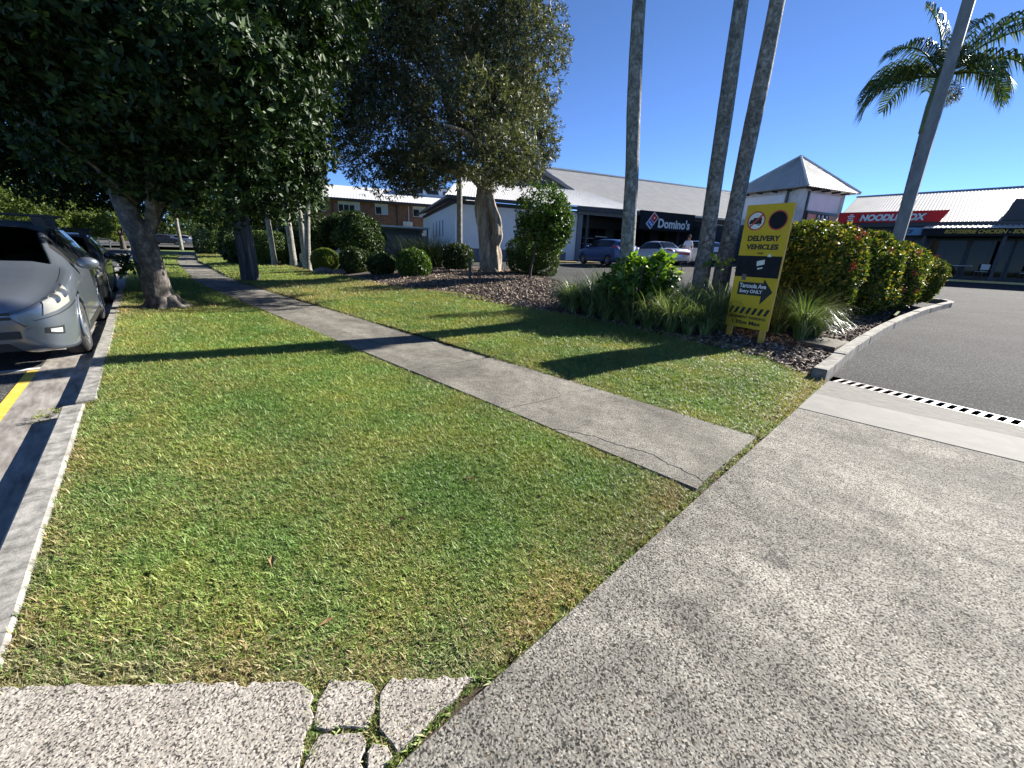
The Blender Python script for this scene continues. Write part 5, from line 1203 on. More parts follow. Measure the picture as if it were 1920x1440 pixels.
SEDAN = [(0, .52, .34, .58, .42, .62), (.05, .66, .24, .65, .55, .69), (.2, .77, .2, .72, .65, .77), (.6, .84, .19, .79, .71, .85), (1.3, .855, .19, .86, .72, .93), (2.0, .86, .19, .90, .56, 1.34), (2.5, .86, .19, .91, .57, 1.40), (3.1, .86, .19, .92, .56, 1.38), (3.75, .855, .2, .93, .66, 1.0), (4.35, .83, .21, .92, .64, .99), (4.5, .78, .24, .88, .58, .93), (4.58, .66, .34, .70, .50, .74)]
def car_glass():
    mt, t, p = new_mat('car_glass'); p.inputs['Base Color'].default_value = (.01, .012, .013, 1); p.inputs['Roughness'].default_value = .02; p.inputs['Specular IOR Level'].default_value = .7
    tr = t.nodes.new('ShaderNodeBsdfTransparent'); tr.inputs[0].default_value = (.55, .62, .60, 1); ms = t.nodes.new('ShaderNodeMixShader'); fr = t.nodes.new('ShaderNodeFresnel'); fr.inputs[0].default_value = 1.55
    gl = t.nodes.new('ShaderNodeBsdfGlossy'); gl.inputs['Roughness'].default_value = .02
    lnk(t, fr.outputs[0], ms.inputs[0]); lnk(t, tr.outputs[0], ms.inputs[1]); lnk(t, gl.outputs[0], ms.inputs[2]); lnk(t, ms.outputs[0], t.nodes['Material Output'].inputs[0]); return mt
M_CARGLASS = car_glass(); M_SEAT = simple('seat_cloth', (.05, .05, .052), (.075, .075, .078), 30, .9)
class CarShape:
    def __init__(s, st): s.k = np.array(st); s.L = s.k[-1, 0]; s.cache = {}
    def sec(s, y):
        k = round(y, 4)
        if k not in s.cache: s.cache[k] = s.sec0(y)
        return s.cache[k]
    def sec0(s, y):
        q = [float(pchip(s.k[:, 0], s.k[:, i], y)) for i in range(1, 6)]; w_, zb, zt, wr, zr = q
        zt = min(zt, zr - .015)
        zm = zb + (zt - zb) * .52
        return [(w_ * .70, zb - .02), (w_ * .955, zb), (w_ * .985, zb + .14), (w_, zm), (w_ * .985, zt - .06), (w_ * .955, zt), ((w_ * .955 + wr) / 2 + .012, (zt + zr - .05) / 2 + .01), (wr, zr - .05), (wr * .72, zr - .008), (0, zr)]
    def S(s, y, t, off=0.):
        y = float(y)
        c = s.sec(y); n = len(c) - 1; t = min(max(t, 0), n - 1e-6); i = int(t); f = t - i
        p = [c[max(i - 1, 0)], c[i], c[i + 1], c[min(i + 2, n)]]
        x, z = p[1][0] * (1 - f) + p[2][0] * f, p[1][1] * (1 - f) + p[2][1] * f
        if off:
            e = .01; P = np.array((x, y, z)); yy = min(max(y, e), s.L - e)
            a = np.array(s.S(yy + e, t)) - np.array(s.S(yy - e, t)); b = np.array(s.S(y, min(t + .05, n - 1e-6))) - np.array(s.S(y, max(t - .05, 0)))
            nn = np.cross(a, b); nn = nn / (np.linalg.norm(nn) + 1e-9)
            if nn[0] < 0 or (abs(nn[0]) < .05 and nn[2] < 0): nn = -nn
            return tuple(P + nn * off)
        return (x, y, z)
def make_car(name, label, st, paint, wheels, wr=.31, group=None, rack=0, sidewin=((1.72, 2.5), (2.6, 3.4), (3.5, 4.25)), wind=(1.27, 1.92), rear=(4.36, 4.62), det=1):
    cs = CarShape(st); t = tag(empty(name), label, 'car', group); L = cs.L; nY = 90 if det else 40
    ys = sorted(set([wind[0] + .015, wind[1] - .01] + [L * (0.5 - .5 * math.cos(math.pi * k / nY)) for k in range(nY + 1)])); n = 9; sub = 3 if det else 2
    ts = [k / sub for k in range(n * sub + 1)]; vs = []; row = 2 * len(ts) - 1
    for y in ys:
        half = [cs.S(y, q) for q in ts]; vs += half + [(-x, y_, z) for x, y_, z in half[-2::-1]]
    fs = []
    def in_arch(p):
        return any(abs(p[0]) > .55 and (p[1] - wy) ** 2 + (p[2] - wr) ** 2 < (wr + .055) ** 2 for wy in wheels)
    for j in range(len(ys) - 1):
        for i in range(row - 1):
            q = (j * row + i, (j + 1) * row + i, (j + 1) * row + i + 1, j * row + i + 1)
            cc = np.mean([vs[a] for a in q], 0)
            if det and wind[0] + .014 < cc[1] < wind[1] - .009 and ts[-1] - abs(i + .5 - (row - 1) / 2) / sub > 7.3: continue
            if not in_arch(cc): fs.append(q)
    fs.append(tuple(range(row))); fs.append(tuple(range((len(ys) - 1) * row, len(ys) * row))[::-1])
    MB().add(vs, fs).build('body', paint, t, smooth=True)
    # arch liners and lips
    for wy in wheels:
        for sx in (1, -1):
            lip = [(sx * (float(pchip(cs.k[:, 0], cs.k[:, 1], wy)) * .985), wy + (wr + .05) * math.cos(a), wr + (wr + .05) * math.sin(a)) for a in np.linspace(-.15, math.pi + .15, 24)]
            MB().tube(lip, .018, 6).build('arch_lip', paint, t, smooth=True)
    mb = MB(); mb.box(-.66, .66, .12, L - .12, .22, .55); mb.build('underbody', M_PLBLK, t)
    def patch(nm, mat, y0, y1, t0, t1, off=.006, nu=12, nv=6, sides=(1, -1), full=False, yf=None, parent=t):
        out = None
        for sx in ((1,) if full else sides):
            mb = MB()
            def F(u, v, sx=sx):
                if full:
                    q = (u - .5) * 2; tt = t0 + (9 - t0) * (1 - abs(q)); tt = min(tt, 8.999); y = (y0 + (y1 - y0) * v)
                    p = cs.S(y, tt, off); return (p[0] * (1 if q >= 0 else -1), p[1], p[2])
                tt = t0 + (t1 - t0) * v; y = y0 + (y1 - y0) * u
                if yf: y += yf(u, v)
                p = cs.S(min(max(y, 0.002), L - .002), tt, off); return (p[0] * sx, p[1], p[2])
            mb.grid(F, 24 if full else nu, nv); out = mb.build(nm, mat, parent, smooth=True)
        return out
    patch('windscreen', M_CARGLASS if det else M_GLASS, wind[0], wind[1], 7.18, 9, .008, full=True, nv=10)
    patch('rear_window', M_GLASS, rear[0], rear[1], 7.25, 9, .008, full=True, nv=6)
    if det:
        MB().box(-.72, .72, wind[0] + .02, wind[0] + .45, .70, .97).build('dashboard', M_PLBLK, t, bevel=.05)
        for sx in (-.38, .38):
            MB().box(sx - .25, sx + .25, 2.35, 2.5, .45, 1.10).build('seat_back', M_SEAT, t, bevel=.05); MB().box(sx - .12, sx + .12, 2.4, 2.48, 1.13, 1.31).build('headrest', M_SEAT, t, bevel=.03)
        MB().box(-.66, .66, 3.3, 3.5, .45, 1.12).build('rear_seat', M_SEAT, t, bevel=.05)
        MB().tube([(-.38 + .18 * math.cos(a), 1.92 - .05 * math.sin(a), .98 + .17 * math.sin(a)) for a in np.linspace(0, 6.28, 25)], .014, 8).build('steering_wheel', M_PLBLK, t)
        MB().box(-.12, .12, 1.98, 2.0, 1.29, 1.35).build('rear_view_mirror', M_PLBLK, t)
        MB().box(-.85, .85, wind[0] - .2, 4.3, .30, .34).build('cabin_floor', M_PLBLK, t)
    y0, y1 = sidewin[0][0] - .12, sidewin[-1][1] + .06
    patch('window_surround', M_PLBLK, y0, y1, 5.12, 6.88, .005, 40, 6)
    for a, b in sidewin: patch('side_window', M_GLASS, a, b, 5.22, 6.76, .010, 12, 6)
    if det:
        for yv in (wheels[0] + .47, sidewin[0][1] + .05, sidewin[1][1] + .05): patch('door_seam', M_PLBLK, yv - .004, yv + .004, 1.4, 5.0, .002, 1, 10)
        patch('sill_trim', M_PLBLK, wheels[0] + wr + .08, wheels[1] - wr - .08, 1.15, 1.9, .004, 20, 3)
        for yv in (sidewin[0][1] - .12, sidewin[1][1] - .12):
            for sx in (1, -1): p = cs.S(yv, 4.45, .02); MB().box(p[0] * sx - .02, p[0] * sx + .02, yv - .1, yv + .1, p[2] - .018, p[2] + .018).build('door_handle', paint, t, bevel=.008)
    # lamps, grille, bumper
    hl = patch('headlight', M_LENSY, .05, .52, 3.78, 6.6, .010, 16, 10, yf=lambda u, v: .06 * v - .16 * (1 - v) * u)
    if det:
        for yy_ in (.17, .30):
            for sx in (1, -1): p = cs.S(yy_, 4.9, .012); MB().lathe([(.05, 0), (.045, .012), (.001, .004)], 16, 'y', (0, 0, 0)).build('lamp_bowl', M_CHROME, hl, smooth=True).location = (p[0] * sx, p[1] - .012, p[2])
        patch('bonnet_seam', M_PLBLK, .16, 1.22, 6.62, 6.68, .003, 30, 1)
    patch('bumper_seam', M_PLBLK, .02, .62, 3.52, 3.58, .004, 20, 1)
    patch('fog_recess', M_PLBLK, .04, .16, 2.15, 2.85, .004, 8, 4); patch('fog_light', M_LENS, .06, .13, 2.3, 2.7, .010, 6, 4)
    mb = MB(); mb.box(-.42, .42, -.012, .01, .545, .575); mb.box(-.42, .42, -.012, .01, .59, .615); mb.build('grille', M_PLBLK, t)
    MB().box(-.46, .46, -.010, .01, .36, .43).build('lower_grille', M_PLBLK, t)
    MB().box(-.19, .19, -.014, -.004, .44, .53).build('number_plate', M_OFFW, t)
    patch('tail_light', M_REDLENS, L - .42, L - .06, 4.0, 5.6, .010, 8, 5)
    MB().box(-.55, .55, L - .01, L + .012, .66, .80).build('rear_trim', M_REDLENS if st is SEDAN else M_PLBLK, t)
    # mirrors
    for sx in (1, -1):
        b = bmesh.new(); bmesh.ops.create_uvsphere(b, u_segments=14, v_segments=10, radius=1)
        for v in b.verts: v.co = Vector((sx * (.99 + v.co.x * .12), sidewin[0][0] - .14 + v.co.y * .065 + .02 * abs(v.co.x), 1.02 + v.co.z * .075 if st is not SEDAN else .97 + v.co.z * .065))
        me = bpy.data.meshes.new('mirror'); b.to_mesh(me); b.free(); me.materials.append(paint)
        for p in me.polygons: p.use_smooth = True
        mkobj('mirror', me, t)
    # wheels
    for wy in wheels:
        for sx in (1, -1):
            xw = sx * (float(pchip(cs.k[:, 0], cs.k[:, 1], wy)) - .115)
            w0 = empty('wheel'); w0.parent = t; w0.location = (xw, wy, wr)
            MB().lathe([(wr * .62, -.095), (wr * .9, -.105), (wr * .985, -.085), (wr, -.04), (wr, .04), (wr * .985, .085), (wr * .9, .105), (wr * .62, .095)], 32, 'x').build('tyre', M_TYRE, w0, smooth=True)
            rm = MB(); rm.lathe([(wr * .64, sx * .098), (wr * .60, sx * .098), (wr * .58, sx * .06), (wr * .58, -sx * .08)], 28, 'x'); rm.lathe([(.001, sx * .082), (wr * .18, sx * .082), (wr * .2, sx * .04)], 16, 'x')
            for k in range(7):
                a = k / 7 * 6.28318; c_, s_ = math.cos(a), math.sin(a); hw = .022
                rm.add([(sx * .078, c_ * .05 - s_ * hw, s_ * .05 + c_ * hw), (sx * .078, c_ * .05 + s_ * hw, s_ * .05 - c_ * hw), (sx * .090, c_ * wr * .6 + s_ * hw, s_ * wr * .6 - c_ * hw), (sx * .090, c_ * wr * .6 - s_ * hw, s_ * wr * .6 + c_ * hw),
                        (sx * .04, c_ * .05 - s_ * hw, s_ * .05 + c_ * hw), (sx * .04, c_ * .05 + s_ * hw, s_ * .05 - c_ * hw), (sx * .05, c_ * wr * .6 + s_ * hw, s_ * wr * .6 - c_ * hw), (sx * .05, c_ * wr * .6 - s_ * hw, s_ * wr * .6 + c_ * hw)],
                       [(0, 1, 2, 3), (4, 7, 6, 5), (0, 4, 5, 1), (1, 5, 6, 2), (2, 6, 7, 3), (3, 7, 4, 0)])
            rm.build('rim', M_RIM, w0)
            MB().lathe([(.001, sx * .0), (wr * .6, sx * .0)], 20, 'x').build('brake_disc', M_PLBLK, w0)
    if rack:
        for yb in rack:
            zr = float(pchip(cs.k[:, 0], cs.k[:, 5], yb)); wv = float(pchip(cs.k[:, 0], cs.k[:, 4], yb))
            MB().box(-wv - .10, wv + .10, yb - .035, yb + .035, zr + .07, zr + .10).build('roof_bar', M_PLBLK, t, bevel=.01)
            for sx in (1, -1):
                MB().add([(sx * (wv - .10), yb - .05, zr - .06), (sx * (wv + .02), yb - .05, zr - .09), (sx * (wv + .0), yb - .05, zr + .08), (sx * (wv - .12), yb - .05, zr + .08), (sx * (wv - .10), yb + .05, zr - .06), (sx * (wv + .02), yb + .05, zr - .09), (sx * (wv + .0), yb + .05, zr + .08), (sx * (wv - .12), yb + .05, zr + .08)],
                         [(0, 1, 2, 3), (4, 7, 6, 5), (0, 4, 5, 1), (1, 5, 6, 2), (2, 6, 7, 3), (3, 7, 4, 0)]).build('rack_foot', M_PLBLK, t, bevel=.012)
    return t
KR = -math.atan(.073)
c = make_car('parked_car', 'silver station wagon with black roof bars parked nose-on at the kerb', WAGON, M_CAR_SILVER, (.90, 3.73), .32, rack=(2.25, 3.3))
c.location = (-1.09, 6.80, -.125); c.rotation_euler = (0, 0, KR); c.scale = (1, 1, 1.08)
c = make_car('parked_car', 'dark wagon with roof bars parked behind the silver wagon', WAGON, M_CAR_DARK, (.90, 3.73), .32, rack=(2.2, 3.2))
c.location = (-.66, 12.4, -.125); c.rotation_euler = (0, 0, KR); c.scale = (1, 1, 1.0)
hw = dict(sidewin=((1.5, 2.25), (2.33, 3.05), (3.12, 3.5)), wind=(1.02, 1.62), rear=(3.66, 3.92), det=0)
def park(c, x, y, a, dz=0): c.location = (x, y, float(zg(x, y)) + dz); c.rotation_euler = (0, 0, a)
# car park: nose towards the shops (local -y is the nose)
c = make_car('parked_car', 'blue hatchback in the car park behind the first palm', HATCH, M_CAR_BLUE, (.78, 3.3), .30, **hw); park(c, 23.3, 16.9, A20 + math.pi)
sw = dict(sidewin=((1.85, 2.55), (2.63, 3.35)), wind=(1.36, 1.97), rear=(3.18, 3.7), det=0)
def sed(lab, paint):
    return make_car('parked_car', lab, SEDAN, paint, (.85, 3.5), .30, **{**sw, 'sidewin': ((1.85, 2.5), (2.58, 3.2), (3.24, 3.45))})
c = sed('pale old sedan with red tail strip in the car park', M_CAR_PALE); park(c, 26.4, 15.6, A20 + math.pi)
c = make_car('parked_car', 'white hatchback behind the leaning palms in the car park', HATCH, M_CAR_WHITE, (.78, 3.3), .30, **hw); park(c, 29.7, 14.3, A20 + math.pi)
# far cars along the street end and one beside the slim palms
FG_ = 'cars at the far end of the street'
c = make_car('parked_car', 'white car glimpsed between the slim palm trunks', SEDAN, M_CAR_WHITE, (.85, 3.5), .30, **{**sw, 'sidewin': ((1.85, 2.5), (2.58, 3.2), (3.24, 3.45))}); c.location = (8.6, 24.6, .1); c.rotation_euler = (0, 0, -1.2)
for x, y, a, p_, st, lab in ((11.4, 84, 1.3, M_CAR_DARK, HATCH, 'dark car at the far end of the street'), (14.0, 86, 1.2, M_CAR_PALE, HATCH, 'silver car in the middle of the far parked row'), (16.8, 88, 1.2, M_CAR_WHITE, HATCH, 'white car right in the far parked row')):
    c = make_car('parked_car', lab, st, p_, (.78, 3.3), .30, FG_, **hw); c.location = (x, y, float(zg(x, y)) - .05 + .3); c.rotation_euler = (0, 0, a)
c = make_car('parked_car', 'white car far up the road left of the street tree trunk', HATCH, M_CAR_WHITE, (.78, 3.3), .30, FG_, **hw); c.location = (-.9, 50, -.17); c.rotation_euler = (0, 0, KR)
# white railing beyond the road and far pole
t = tag(empty('white_railing', (-1.2, 70, -.1), -.2), 'low white railing across the far grass verge', 'railing')
for k in range(7): bx('post', M_PLASTW, t, -.0 + k * .9, .1 + k * .9, 0, .1, 0, 1.1)
bx('rail', M_PLASTW, t, -.1, 5.6, .02, .08, 1.0, 1.1); bx('rail', M_PLASTW, t, -.1, 5.6, .02, .08, .5, .6)
o = MB().tube([(0, 0, -.2), (0, 0, 8)], [.2, .16], 10, .03).build('far_pole', M_BARK_SLIM); o.location = (8.6, 66, .2); tag(o, 'pale pole beside the path in the far distance', 'pole')
def FFar(u, v): x = -20 + u * 60; y = 74 + v * 30; return (x, y, .16 + .012 * (y - 74) + .004 * max(0, x))
struct(sheet('cross_street', FFar, 10, 10, M_ROAD))

# ------------------------------------------------------------------ man in the car park
def person(loc, rz, label):
    t = tag(empty('person', loc, rz), label, 'person')
    J = {'pel': (0, 0, .95, .135), 'sp': (0, 0, 1.15, .13), 'ch': (0, -.01, 1.36, .155), 'nk': (0, 0, 1.50, .055), 'hd': (0, -.02, 1.62, .085), 'ht': (0, -.015, 1.72, .085),
         'lh': (.095, 0, .90, .095), 'lk': (.11, -.02, .50, .06), 'la': (.11, .02, .09, .042), 'lt': (.12, -.15, .04, .035), 'rh': (-.095, 0, .90, .095), 'rk': (-.11, .0, .50, .06), 'ra': (-.11, .05, .09, .042), 'rt': (-.12, -.12, .04, .035),
         'ls': (.18, 0, 1.42, .06), 'le': (.25, -.05, 1.14, .045), 'lw': (.22, -.24, 1.0, .032), 'lp': (.215, -.31, .98, .03), 'rs': (-.18, 0, 1.42, .06), 're': (-.25, .02, 1.13, .045), 'rw': (-.26, -.06, .88, .032), 'rp': (-.26, -.09, .80, .03)}
    for hnd, wx in (('l', 'lp'), ('r', 'rp')):
        bx_, by_, bz_, _ = J[wx]
        for k in range(5):
            off = (k - 2) * .018; dz_ = -.07 if hnd == 'r' else -.02; dy_ = -.01 if hnd == 'r' else -.07
            if k == 4: J[hnd + 'f4'] = (bx_ + (.045 if hnd == 'l' else -.045) * -1, by_ - .03, bz_ - .01, .009)
            else: J[hnd + 'f%d' % k] = (bx_ + off, by_ + dy_, bz_ + dz_ * (1 - .1 * abs(k - 1.5)), .009)
    E_ = [('pel', 'sp'), ('sp', 'ch'), ('ch', 'nk'), ('nk', 'hd'), ('hd', 'ht'), ('pel', 'lh'), ('lh', 'lk'), ('lk', 'la'), ('la', 'lt'), ('pel', 'rh'), ('rh', 'rk'), ('rk', 'ra'), ('ra', 'rt'), ('ch', 'ls'), ('ls', 'le'), ('le', 'lw'), ('lw', 'lp'), ('ch', 'rs'), ('rs', 're'), ('re', 'rw'), ('rw', 'rp')] + [(h + 'p', h + 'f%d' % k) for h in 'lr' for k in range(5)]
    keys = list(J); me = bpy.data.meshes.new('body'); me.from_pydata([J[k][:3] for k in keys], [(keys.index(a), keys.index(b)) for a, b in E_], [])
    o = mkobj('body', me, t); md = o.modifiers.new('skin', 'SKIN'); sv = me.skin_vertices[0].data
    for i, k in enumerate(keys): sv[i].radius = (J[k][3], J[k][3]); sv[i].use_root = (k == 'pel')
    md.use_smooth_shade = True; s2 = o.modifiers.new('sub', 'SUBSURF'); s2.levels = 1; s2.render_levels = 2
    mt, tt, p = new_mat('person_clothes'); sxyz = tt.nodes.new('ShaderNodeSeparateXYZ'); lnk(tt, coords(tt, 'Object'), sxyz.inputs[0])
    z = sxyz.outputs[2]; ax = mth(tt, 'ABSOLUTE', sxyz.outputs[0])
    sk_ = mth(tt, 'MAXIMUM', mth(tt, 'GREATER_THAN', z, 1.49), mth(tt, 'MULTIPLY', mth(tt, 'GREATER_THAN', ax, .195), mth(tt, 'LESS_THAN', z, 1.2)))
    col = mix(tt, mth(tt, 'GREATER_THAN', z, .93), (.04, .045, .055), (.74, .74, .72)); col = mix(tt, sk_, col, (.40, .24, .16)); lnk(tt, col, p.inputs['Base Color']); p.inputs['Roughness'].default_value = .85
    me.materials.append(mt)
    MB().lathe([(.001, 1.835), (.05, 1.83), (.09, 1.79), (.102, 1.74), (.103, 1.70)], 18).build('cap', M_CAP, t, smooth=True).location = (0, -.015, 0)
    MB().prism([(-.07, -.09), (.07, -.09), (.05, -.2), (0, -.215), (-.05, -.2)], 1.70, 1.715).build('cap_brim', M_CAP, t)
    MB().tube([(0, -.105, 1.66), (0, -.13, 1.63), (0, -.11, 1.61)], [.008, .016, .01], 8).build('nose', M_SKIN, t, smooth=True)
    for sx in (-.035, .035): MB().lathe([(.001, -.004), (.009, 0), (.001, .004)], 8, 'y', (sx, -.104, 1.665)).build('eye', M_CAP, t)
    MB().box(-.03, .03, -.108, -.10, 1.575, 1.583).build('mouth', M_REDP, t)
    for sx in (-.092, .092): MB().lathe([(.001, -.008), (.025, 0), (.001, .008)], 8, 'x', (sx, -.01, 1.645)).build('ear', M_SKIN, t)
x, y = 26.1, 11.6
person((x, y, float(zg(x, y)) + .0), R_(-60), 'man in white shirt and dark cap standing between two parked cars')

# ------------------------------------------------------------------ ground cover
def inst_object(name, pts, sources, attrs, label, cat):
    """points carrying rotation, scale and extra attributes; geometry nodes sets one source mesh on each"""
    me = bpy.data.meshes.new(name); me.vertices.add(len(pts)); me.vertices.foreach_set('co', np.asarray(pts, np.float32).ravel())
    for an, (ty, arr) in attrs.items():
        a = me.attributes.new(an, ty, 'POINT'); arr = np.asarray(arr)
        if ty == 'FLOAT_VECTOR': a.data.foreach_set('vector', arr.astype(np.float32).ravel())
        elif ty == 'INT': a.data.foreach_set('value', arr.astype(np.int32))
        else: a.data.foreach_set('value', arr.astype(np.float32))
    o = mkobj(name, me); tag(o, label, cat, kind='stuff')
    ng = bpy.data.node_groups.new(name, 'GeometryNodeTree'); ng.interface.new_socket('Geometry', in_out='INPUT', socket_type='NodeSocketGeometry'); ng.interface.new_socket('Geometry', in_out='OUTPUT', socket_type='NodeSocketGeometry')
    gi = ng.nodes.new('NodeGroupInput'); go = ng.nodes.new('NodeGroupOutput'); ip = ng.nodes.new('GeometryNodeInstanceOnPoints'); gt = ng.nodes.new('GeometryNodeGeometryToInstance')
    for s in sources[::-1]:
        oi = ng.nodes.new('GeometryNodeObjectInfo'); oi.inputs['Object'].default_value = s; ng.links.new(oi.outputs['Geometry'], gt.inputs[0])
    def attr(nm, ty):
        n_ = ng.nodes.new('GeometryNodeInputNamedAttribute'); n_.data_type = ty; n_.inputs['Name'].default_value = nm; return n_.outputs['Attribute']
    m2p = ng.nodes.new('GeometryNodeMeshToPoints'); ng.links.new(gi.outputs[0], m2p.inputs['Mesh'])
    ng.links.new(m2p.outputs[0], ip.inputs['Points']); ng.links.new(gt.outputs[0], ip.inputs['Instance']); ip.inputs['Pick Instance'].default_value = True
    ng.links.new(attr('pick', 'INT'), ip.inputs['Instance Index'])
    e2r = ng.nodes.new('FunctionNodeEulerToRotation'); ng.links.new(attr('rot', 'FLOAT_VECTOR'), e2r.inputs[0]); ng.links.new(e2r.outputs[0], ip.inputs['Rotation'])
    ng.links.new(attr('scl', 'FLOAT'), ip.inputs['Scale']); ng.links.new(ip.outputs[0], go.inputs[0])
    o.modifiers.new('scatter', 'NODES').node_group = ng; return o
def src(V, fp, nper, mat, nm):
    o = fast_mesh(nm, V, nper, fp, mat); COL.objects.unlink(o); return o
def tuft(n, seed, Lm=.045, wd=.0022, rad=.03):
    r2 = np.random.default_rng(seed); a = r2.random(n) * 6.283; b = r2.random(n) * 6.283; rr = np.sqrt(r2.random(n)) * rad
    base = np.stack([rr * np.cos(b), rr * np.sin(b), np.zeros(n) - .006], 1); L = Lm * r2.uniform(.5, 1.3, n); th0 = r2.uniform(.15, 1.1, n); bend = r2.uniform(.2, 1.1, n)
    hd = np.stack([np.cos(a), np.sin(a)], 1); V = np.zeros((n, 5, 3)); w_ = wd * r2.uniform(.7, 1.5, n)
    s = np.stack([-np.sin(a), np.cos(a), np.zeros(n)], 1) * w_[:, None]
    d1 = np.stack([hd[:, 0] * np.sin(th0), hd[:, 1] * np.sin(th0), np.cos(th0)], 1); th1 = np.minimum(th0 + bend, 1.75); d2 = np.stack([hd[:, 0] * np.sin(th1), hd[:, 1] * np.sin(th1), np.cos(th1)], 1)
    m1 = base + d1 * L[:, None] * .5; tip = m1 + d2 * L[:, None] * .5
    V[:, 0] = base - s; V[:, 1] = base + s; V[:, 2] = m1 + s * .9; V[:, 3] = m1 - s * .9; V[:, 4] = tip
    return V
def tuft_src(n, seed, **k):
    V = tuft(n, seed, **k); vs = V.reshape(-1, 3).tolist(); fs = []
    for q in range(n): o = q * 5; fs += [(o, o + 1, o + 2, o + 3), (o + 3, o + 2, o + 4)]
    me = bpy.data.meshes.new('grass_tuft'); me.from_pydata(vs, [], fs); me.materials.append(M_GRASS); return bpy.data.objects.new('grass_tuft', me)
TS = [tuft_src(16, 900 + i) for i in range(4)] + [tuft_src(12, 920 + i, Lm=.06, wd=.0034) for i in range(3)]
def clumpnoise(x, y): P = np.stack([x, y, x * 0], 1); return fnoise(P, 2.1, .5) * .6 + fnoise(P, 5.3, 2.) * .4
def lawn_points(xf0, xf1, y0, y1, dens_fn, zf, lowf=None):
    out = []
    edges = [y0]
    while edges[-1] < y1: edges.append(min(edges[-1] + max(.5, edges[-1] * .12), y1))
    for a, b in zip(edges[:-1], edges[1:]):
        ym = (a + b) / 2; xl, xr = xf0(ym), xf1(ym); d = dens_fn(ym); n_ = int((b - a) * (xr - xl) * d)
        y = a + rng.random(n_) * (b - a); f = rng.random(n_); x = xf0(y); x = x + f * (xf1(y) - x)
        out.append(np.stack([x, y], 1))
    return np.concatenate(out)
def dist_dens(p):
    d = np.hypot(p[:, 0], p[:, 1]); return d
def make_grass(nm, label, P, zf, dry, base_s=1.0):
    d = np.hypot(P[:, 0], P[:, 1]); n_ = len(P)
    z = zf(P); s = base_s * rng.uniform(.75, 1.25, n_) * np.interp(d, [0, 3, 8, 16, 30], [.50, .66, 1.05, 1.6, 2.4])
    rot = np.stack([rng.normal(size=n_) * .15, rng.normal(size=n_) * .15, rng.random(n_) * 6.28], 1)
    return inst_object(nm, np.column_stack([P, z]), TS, {'rot': ('FLOAT_VECTOR', rot), 'scl': ('FLOAT', s), 'pick': ('INT', rng.integers(0, len(TS), n_)), 'dry': ('FLOAT', np.clip(dry, 0, .95))}, label, 'grass')
# verge
def dens(y): return float(np.interp(y, [.8, 3, 6, 10, 18, 40], [6500, 5200, 2600, 1000, 300, 60]))
P = lawn_points(lambda y: kerb_x(y) + .01, lambda y: path_c(y) - .60, .775, 45, dens, None)
ylow = np.where(P[:, 0] > .66, .775, .775 + (.66 - P[:, 0]) * .882); P = P[(P[:, 1] > ylow) & ((P[:, 1] < 4.9) | (P[:, 0] > kerb_x(P[:, 1]) + .075))]
def dry_verge(P):
    ylow = np.where(P[:, 0] > .66, .80, .80 + (.66 - P[:, 0]) * .882)
    e1 = P[:, 1] - ylow; e2 = P[:, 0] - kerb_x(P[:, 1]); e3 = path_c(P[:, 1]) - .585 - P[:, 0]
    nzv = clumpnoise(P[:, 0], P[:, 1])
    d = .07 + .75 * np.exp(-(np.maximum(e1, 0) / .30) ** 1.5) + .55 * np.exp(-np.maximum(e2, 0) / .16) + .35 * np.exp(-np.maximum(e3, 0) / .10) + .30 * nzv
    tr = np.exp(-((P[:, 0] - 1.0) ** 2 + (P[:, 1] - 11.0) ** 2) / 1.5); return d + tr * .6
zA = lambda P: -.028 + .008 * np.sin(P[:, 0] * 2.1 + P[:, 1] * 1.3)
make_grass('verge_grass', 'mown green verge grass with dry brown edges', P, zA, dry_verge(P))
def xrB(y): y = np.asarray(y, float); return np.where(y > 1.6, 6.95 + .18 * np.sin(y * .9), 6.1 + (y - .82))
def densB(y): return float(np.interp(y, [.8, 3, 6, 10, 18, 40], [2600, 2200, 1500, 850, 300, 60]))
P = lawn_points(lambda y: path_c(y) + .59, lambda y: np.where(y < 17, xrB(y), np.maximum(xrB(y), path_c(y) + 3.7)), .785, 45, densB, None)
nzv = clumpnoise(P[:, 0], P[:, 1]); xr_ = xrB(P[:, 1])
dr = .14 + .35 * nzv + .4 * np.exp(-np.maximum(P[:, 0] - path_c(P[:, 1]) - .6, 0) / .12) + .5 * np.exp(-np.maximum(xr_ - P[:, 0], 0) / .5) + .4 * np.exp(-np.maximum(P[:, 1] - .82, 0) / .15) + .45 * sm((P[:, 1] - 9) / 3) * sm((16 - P[:, 1]) / 2)
make_grass('garden_lawn_grass', 'mown grass between the footpath and the mulch bed', P, lambda P: zg(P[:, 0], P[:, 1]) - .012 + .012 * np.sin(P[:, 0] * 2.3 + P[:, 1] * 1.1), dr)
# weeds in the slab joints
J = []
for a, b, n_ in (((565, 1278), (600, 1300), 14), ((590, 1305), (592, 1350), 18), ((592, 1352), (566, 1430), 26), ((600, 1368), (690, 1366), 10), ((690, 1362), (712, 1345), 22), ((715, 1360), (735, 1410), 22), ((692, 1372), (700, 1390), 14), ((712, 1275), (712, 1330), 20), ((712, 1272), (735, 1274), 12), ((745, 1410), (880, 1275), 34), ((690, 1430), (740, 1420), 16), ((880, 1268), (905, 1252), 16)):
    for k in range(int(n_ * 2.2)): t_ = random.random(); q = pix(a[0] + (b[0] - a[0]) * t_ + random.gauss(0, 4), a[1] + (b[1] - a[1]) * t_ + random.gauss(0, 3)); J.append((q[0], q[1], -.02))
for k in range(70): J.append((random.uniform(2.45, 3.6), .772 + random.gauss(0, .008), -.012))
for k in range(160): y = random.uniform(.9, 10); J.append((2.445 - abs(random.gauss(0, .02)), y, -.02))
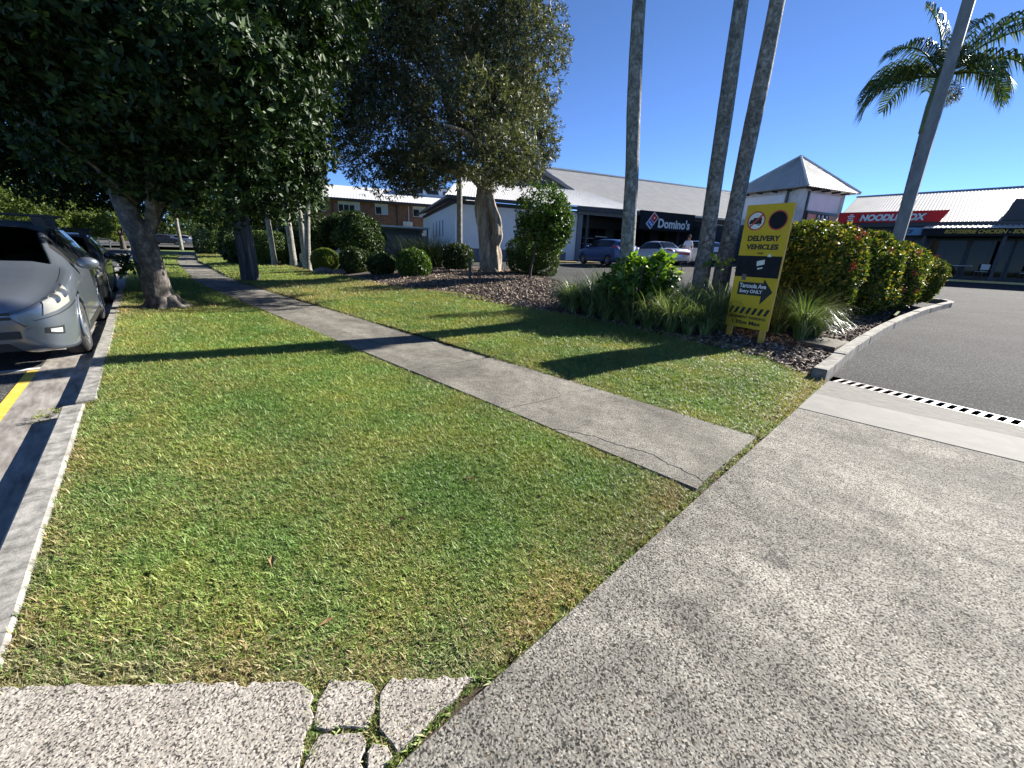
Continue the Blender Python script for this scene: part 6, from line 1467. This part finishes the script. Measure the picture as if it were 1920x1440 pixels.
for k in range(50): y = random.uniform(4.80, 5.02); J.append((kerb_x(y) - random.uniform(0, .32), y, -.06 if random.random() < .5 else -.1))
for k in range(60): J.append((3.0 + random.gauss(0, .25), 2.44 - (0) + random.gauss(0, .006) - (0.0), -.03)) if random.random() < .15 else None
for k in range(260): x = random.uniform(.7, 2.42) if random.random() < .45 else random.uniform(3.65, 6.0); J.append((x, .775 + random.gauss(0, .012), -.02))
J = np.array(J); n_ = len(J)
inst_object('joint_weeds', J, TS, {'rot': ('FLOAT_VECTOR', np.stack([rng.normal(size=n_) * .3, rng.normal(size=n_) * .3, rng.random(n_) * 6.28], 1)), 'scl': ('FLOAT', rng.uniform(.3, .75, n_)), 'pick': ('INT', rng.integers(0, 7, n_)), 'dry': ('FLOAT', rng.uniform(.3, .8, n_))}, 'small weeds and dry moss in the slab joints', 'weeds')
# bark chips
chips = []
for i in range(5):
    r2 = np.random.default_rng(40 + i); a, b = r2.uniform(.02, .05), r2.uniform(.008, .018)
    me = bpy.data.meshes.new('bark_chip'); vs = [(-a, -b, 0), (a * .8, -b * r2.uniform(.4, 1), .004), (a, b * .7, 0), (-a * .7, b, .006), (0, 0, .010)]
    me.from_pydata(vs, [], [(0, 1, 4), (1, 2, 4), (2, 3, 4), (3, 0, 4)]); me.materials.append(M_CHIP); chips.append(bpy.data.objects.new('bark_chip', me))
y = .88 + rng.random(34000) ** 1.4 * 15; xl = np.where(y > 1.6, 6.75, 6.0 + (y - .82)); xr = bed_edge_v(y); x = xl + (xr - xl) * rng.random(34000) ** 1.3
Q = np.stack([x, y, bed_z_v(x, y) + .008 + np.abs(rng.normal(size=34000)) * .008], 1); n_ = len(Q)
inst_object('bark_mulch', Q, chips, {'rot': ('FLOAT_VECTOR', np.stack([rng.normal(size=n_) * .5, rng.normal(size=n_) * .5, rng.random(n_) * 6.28], 1)), 'scl': ('FLOAT', rng.uniform(.6, 1.6, n_)), 'pick': ('INT', rng.integers(0, 5, n_))}, 'bark chip mulch covering the garden bed', 'mulch')
# fallen leaves, each its own thing
lm = None
FL = 'fallen brown leaves on the verge grass'
for k, (px, py, s, lab) in enumerate(((612, 1166, .036, 'orange-brown fallen leaf lowest on the verge grass'), (510, 1052, .04, 'small pale dead leaf in the middle of the near grass'), (752, 972, .04, 'dark fallen leaf near the grass centre'), (880, 897, .045, 'curled fallen leaf near the path edge'), (790, 945, .035, 'small brown leaf just above the dark fallen one'))):
    q = pix(px, py); a = random.random() * 6.28
    o = MB().add([(-s, 0, 0), (-s * .2, -s * .32, .006), (s, 0, .004), (-s * .2, s * .32, .008), (s * .1, 0, -.002)], [(0, 1, 4), (1, 2, 4), (2, 3, 4), (3, 0, 4)]).build('fallen_leaf', M_FAWN); o.location = (q[0], q[1], -.002); o.rotation_euler = (.1, .15, a); tag(o, lab, 'leaf', FL)
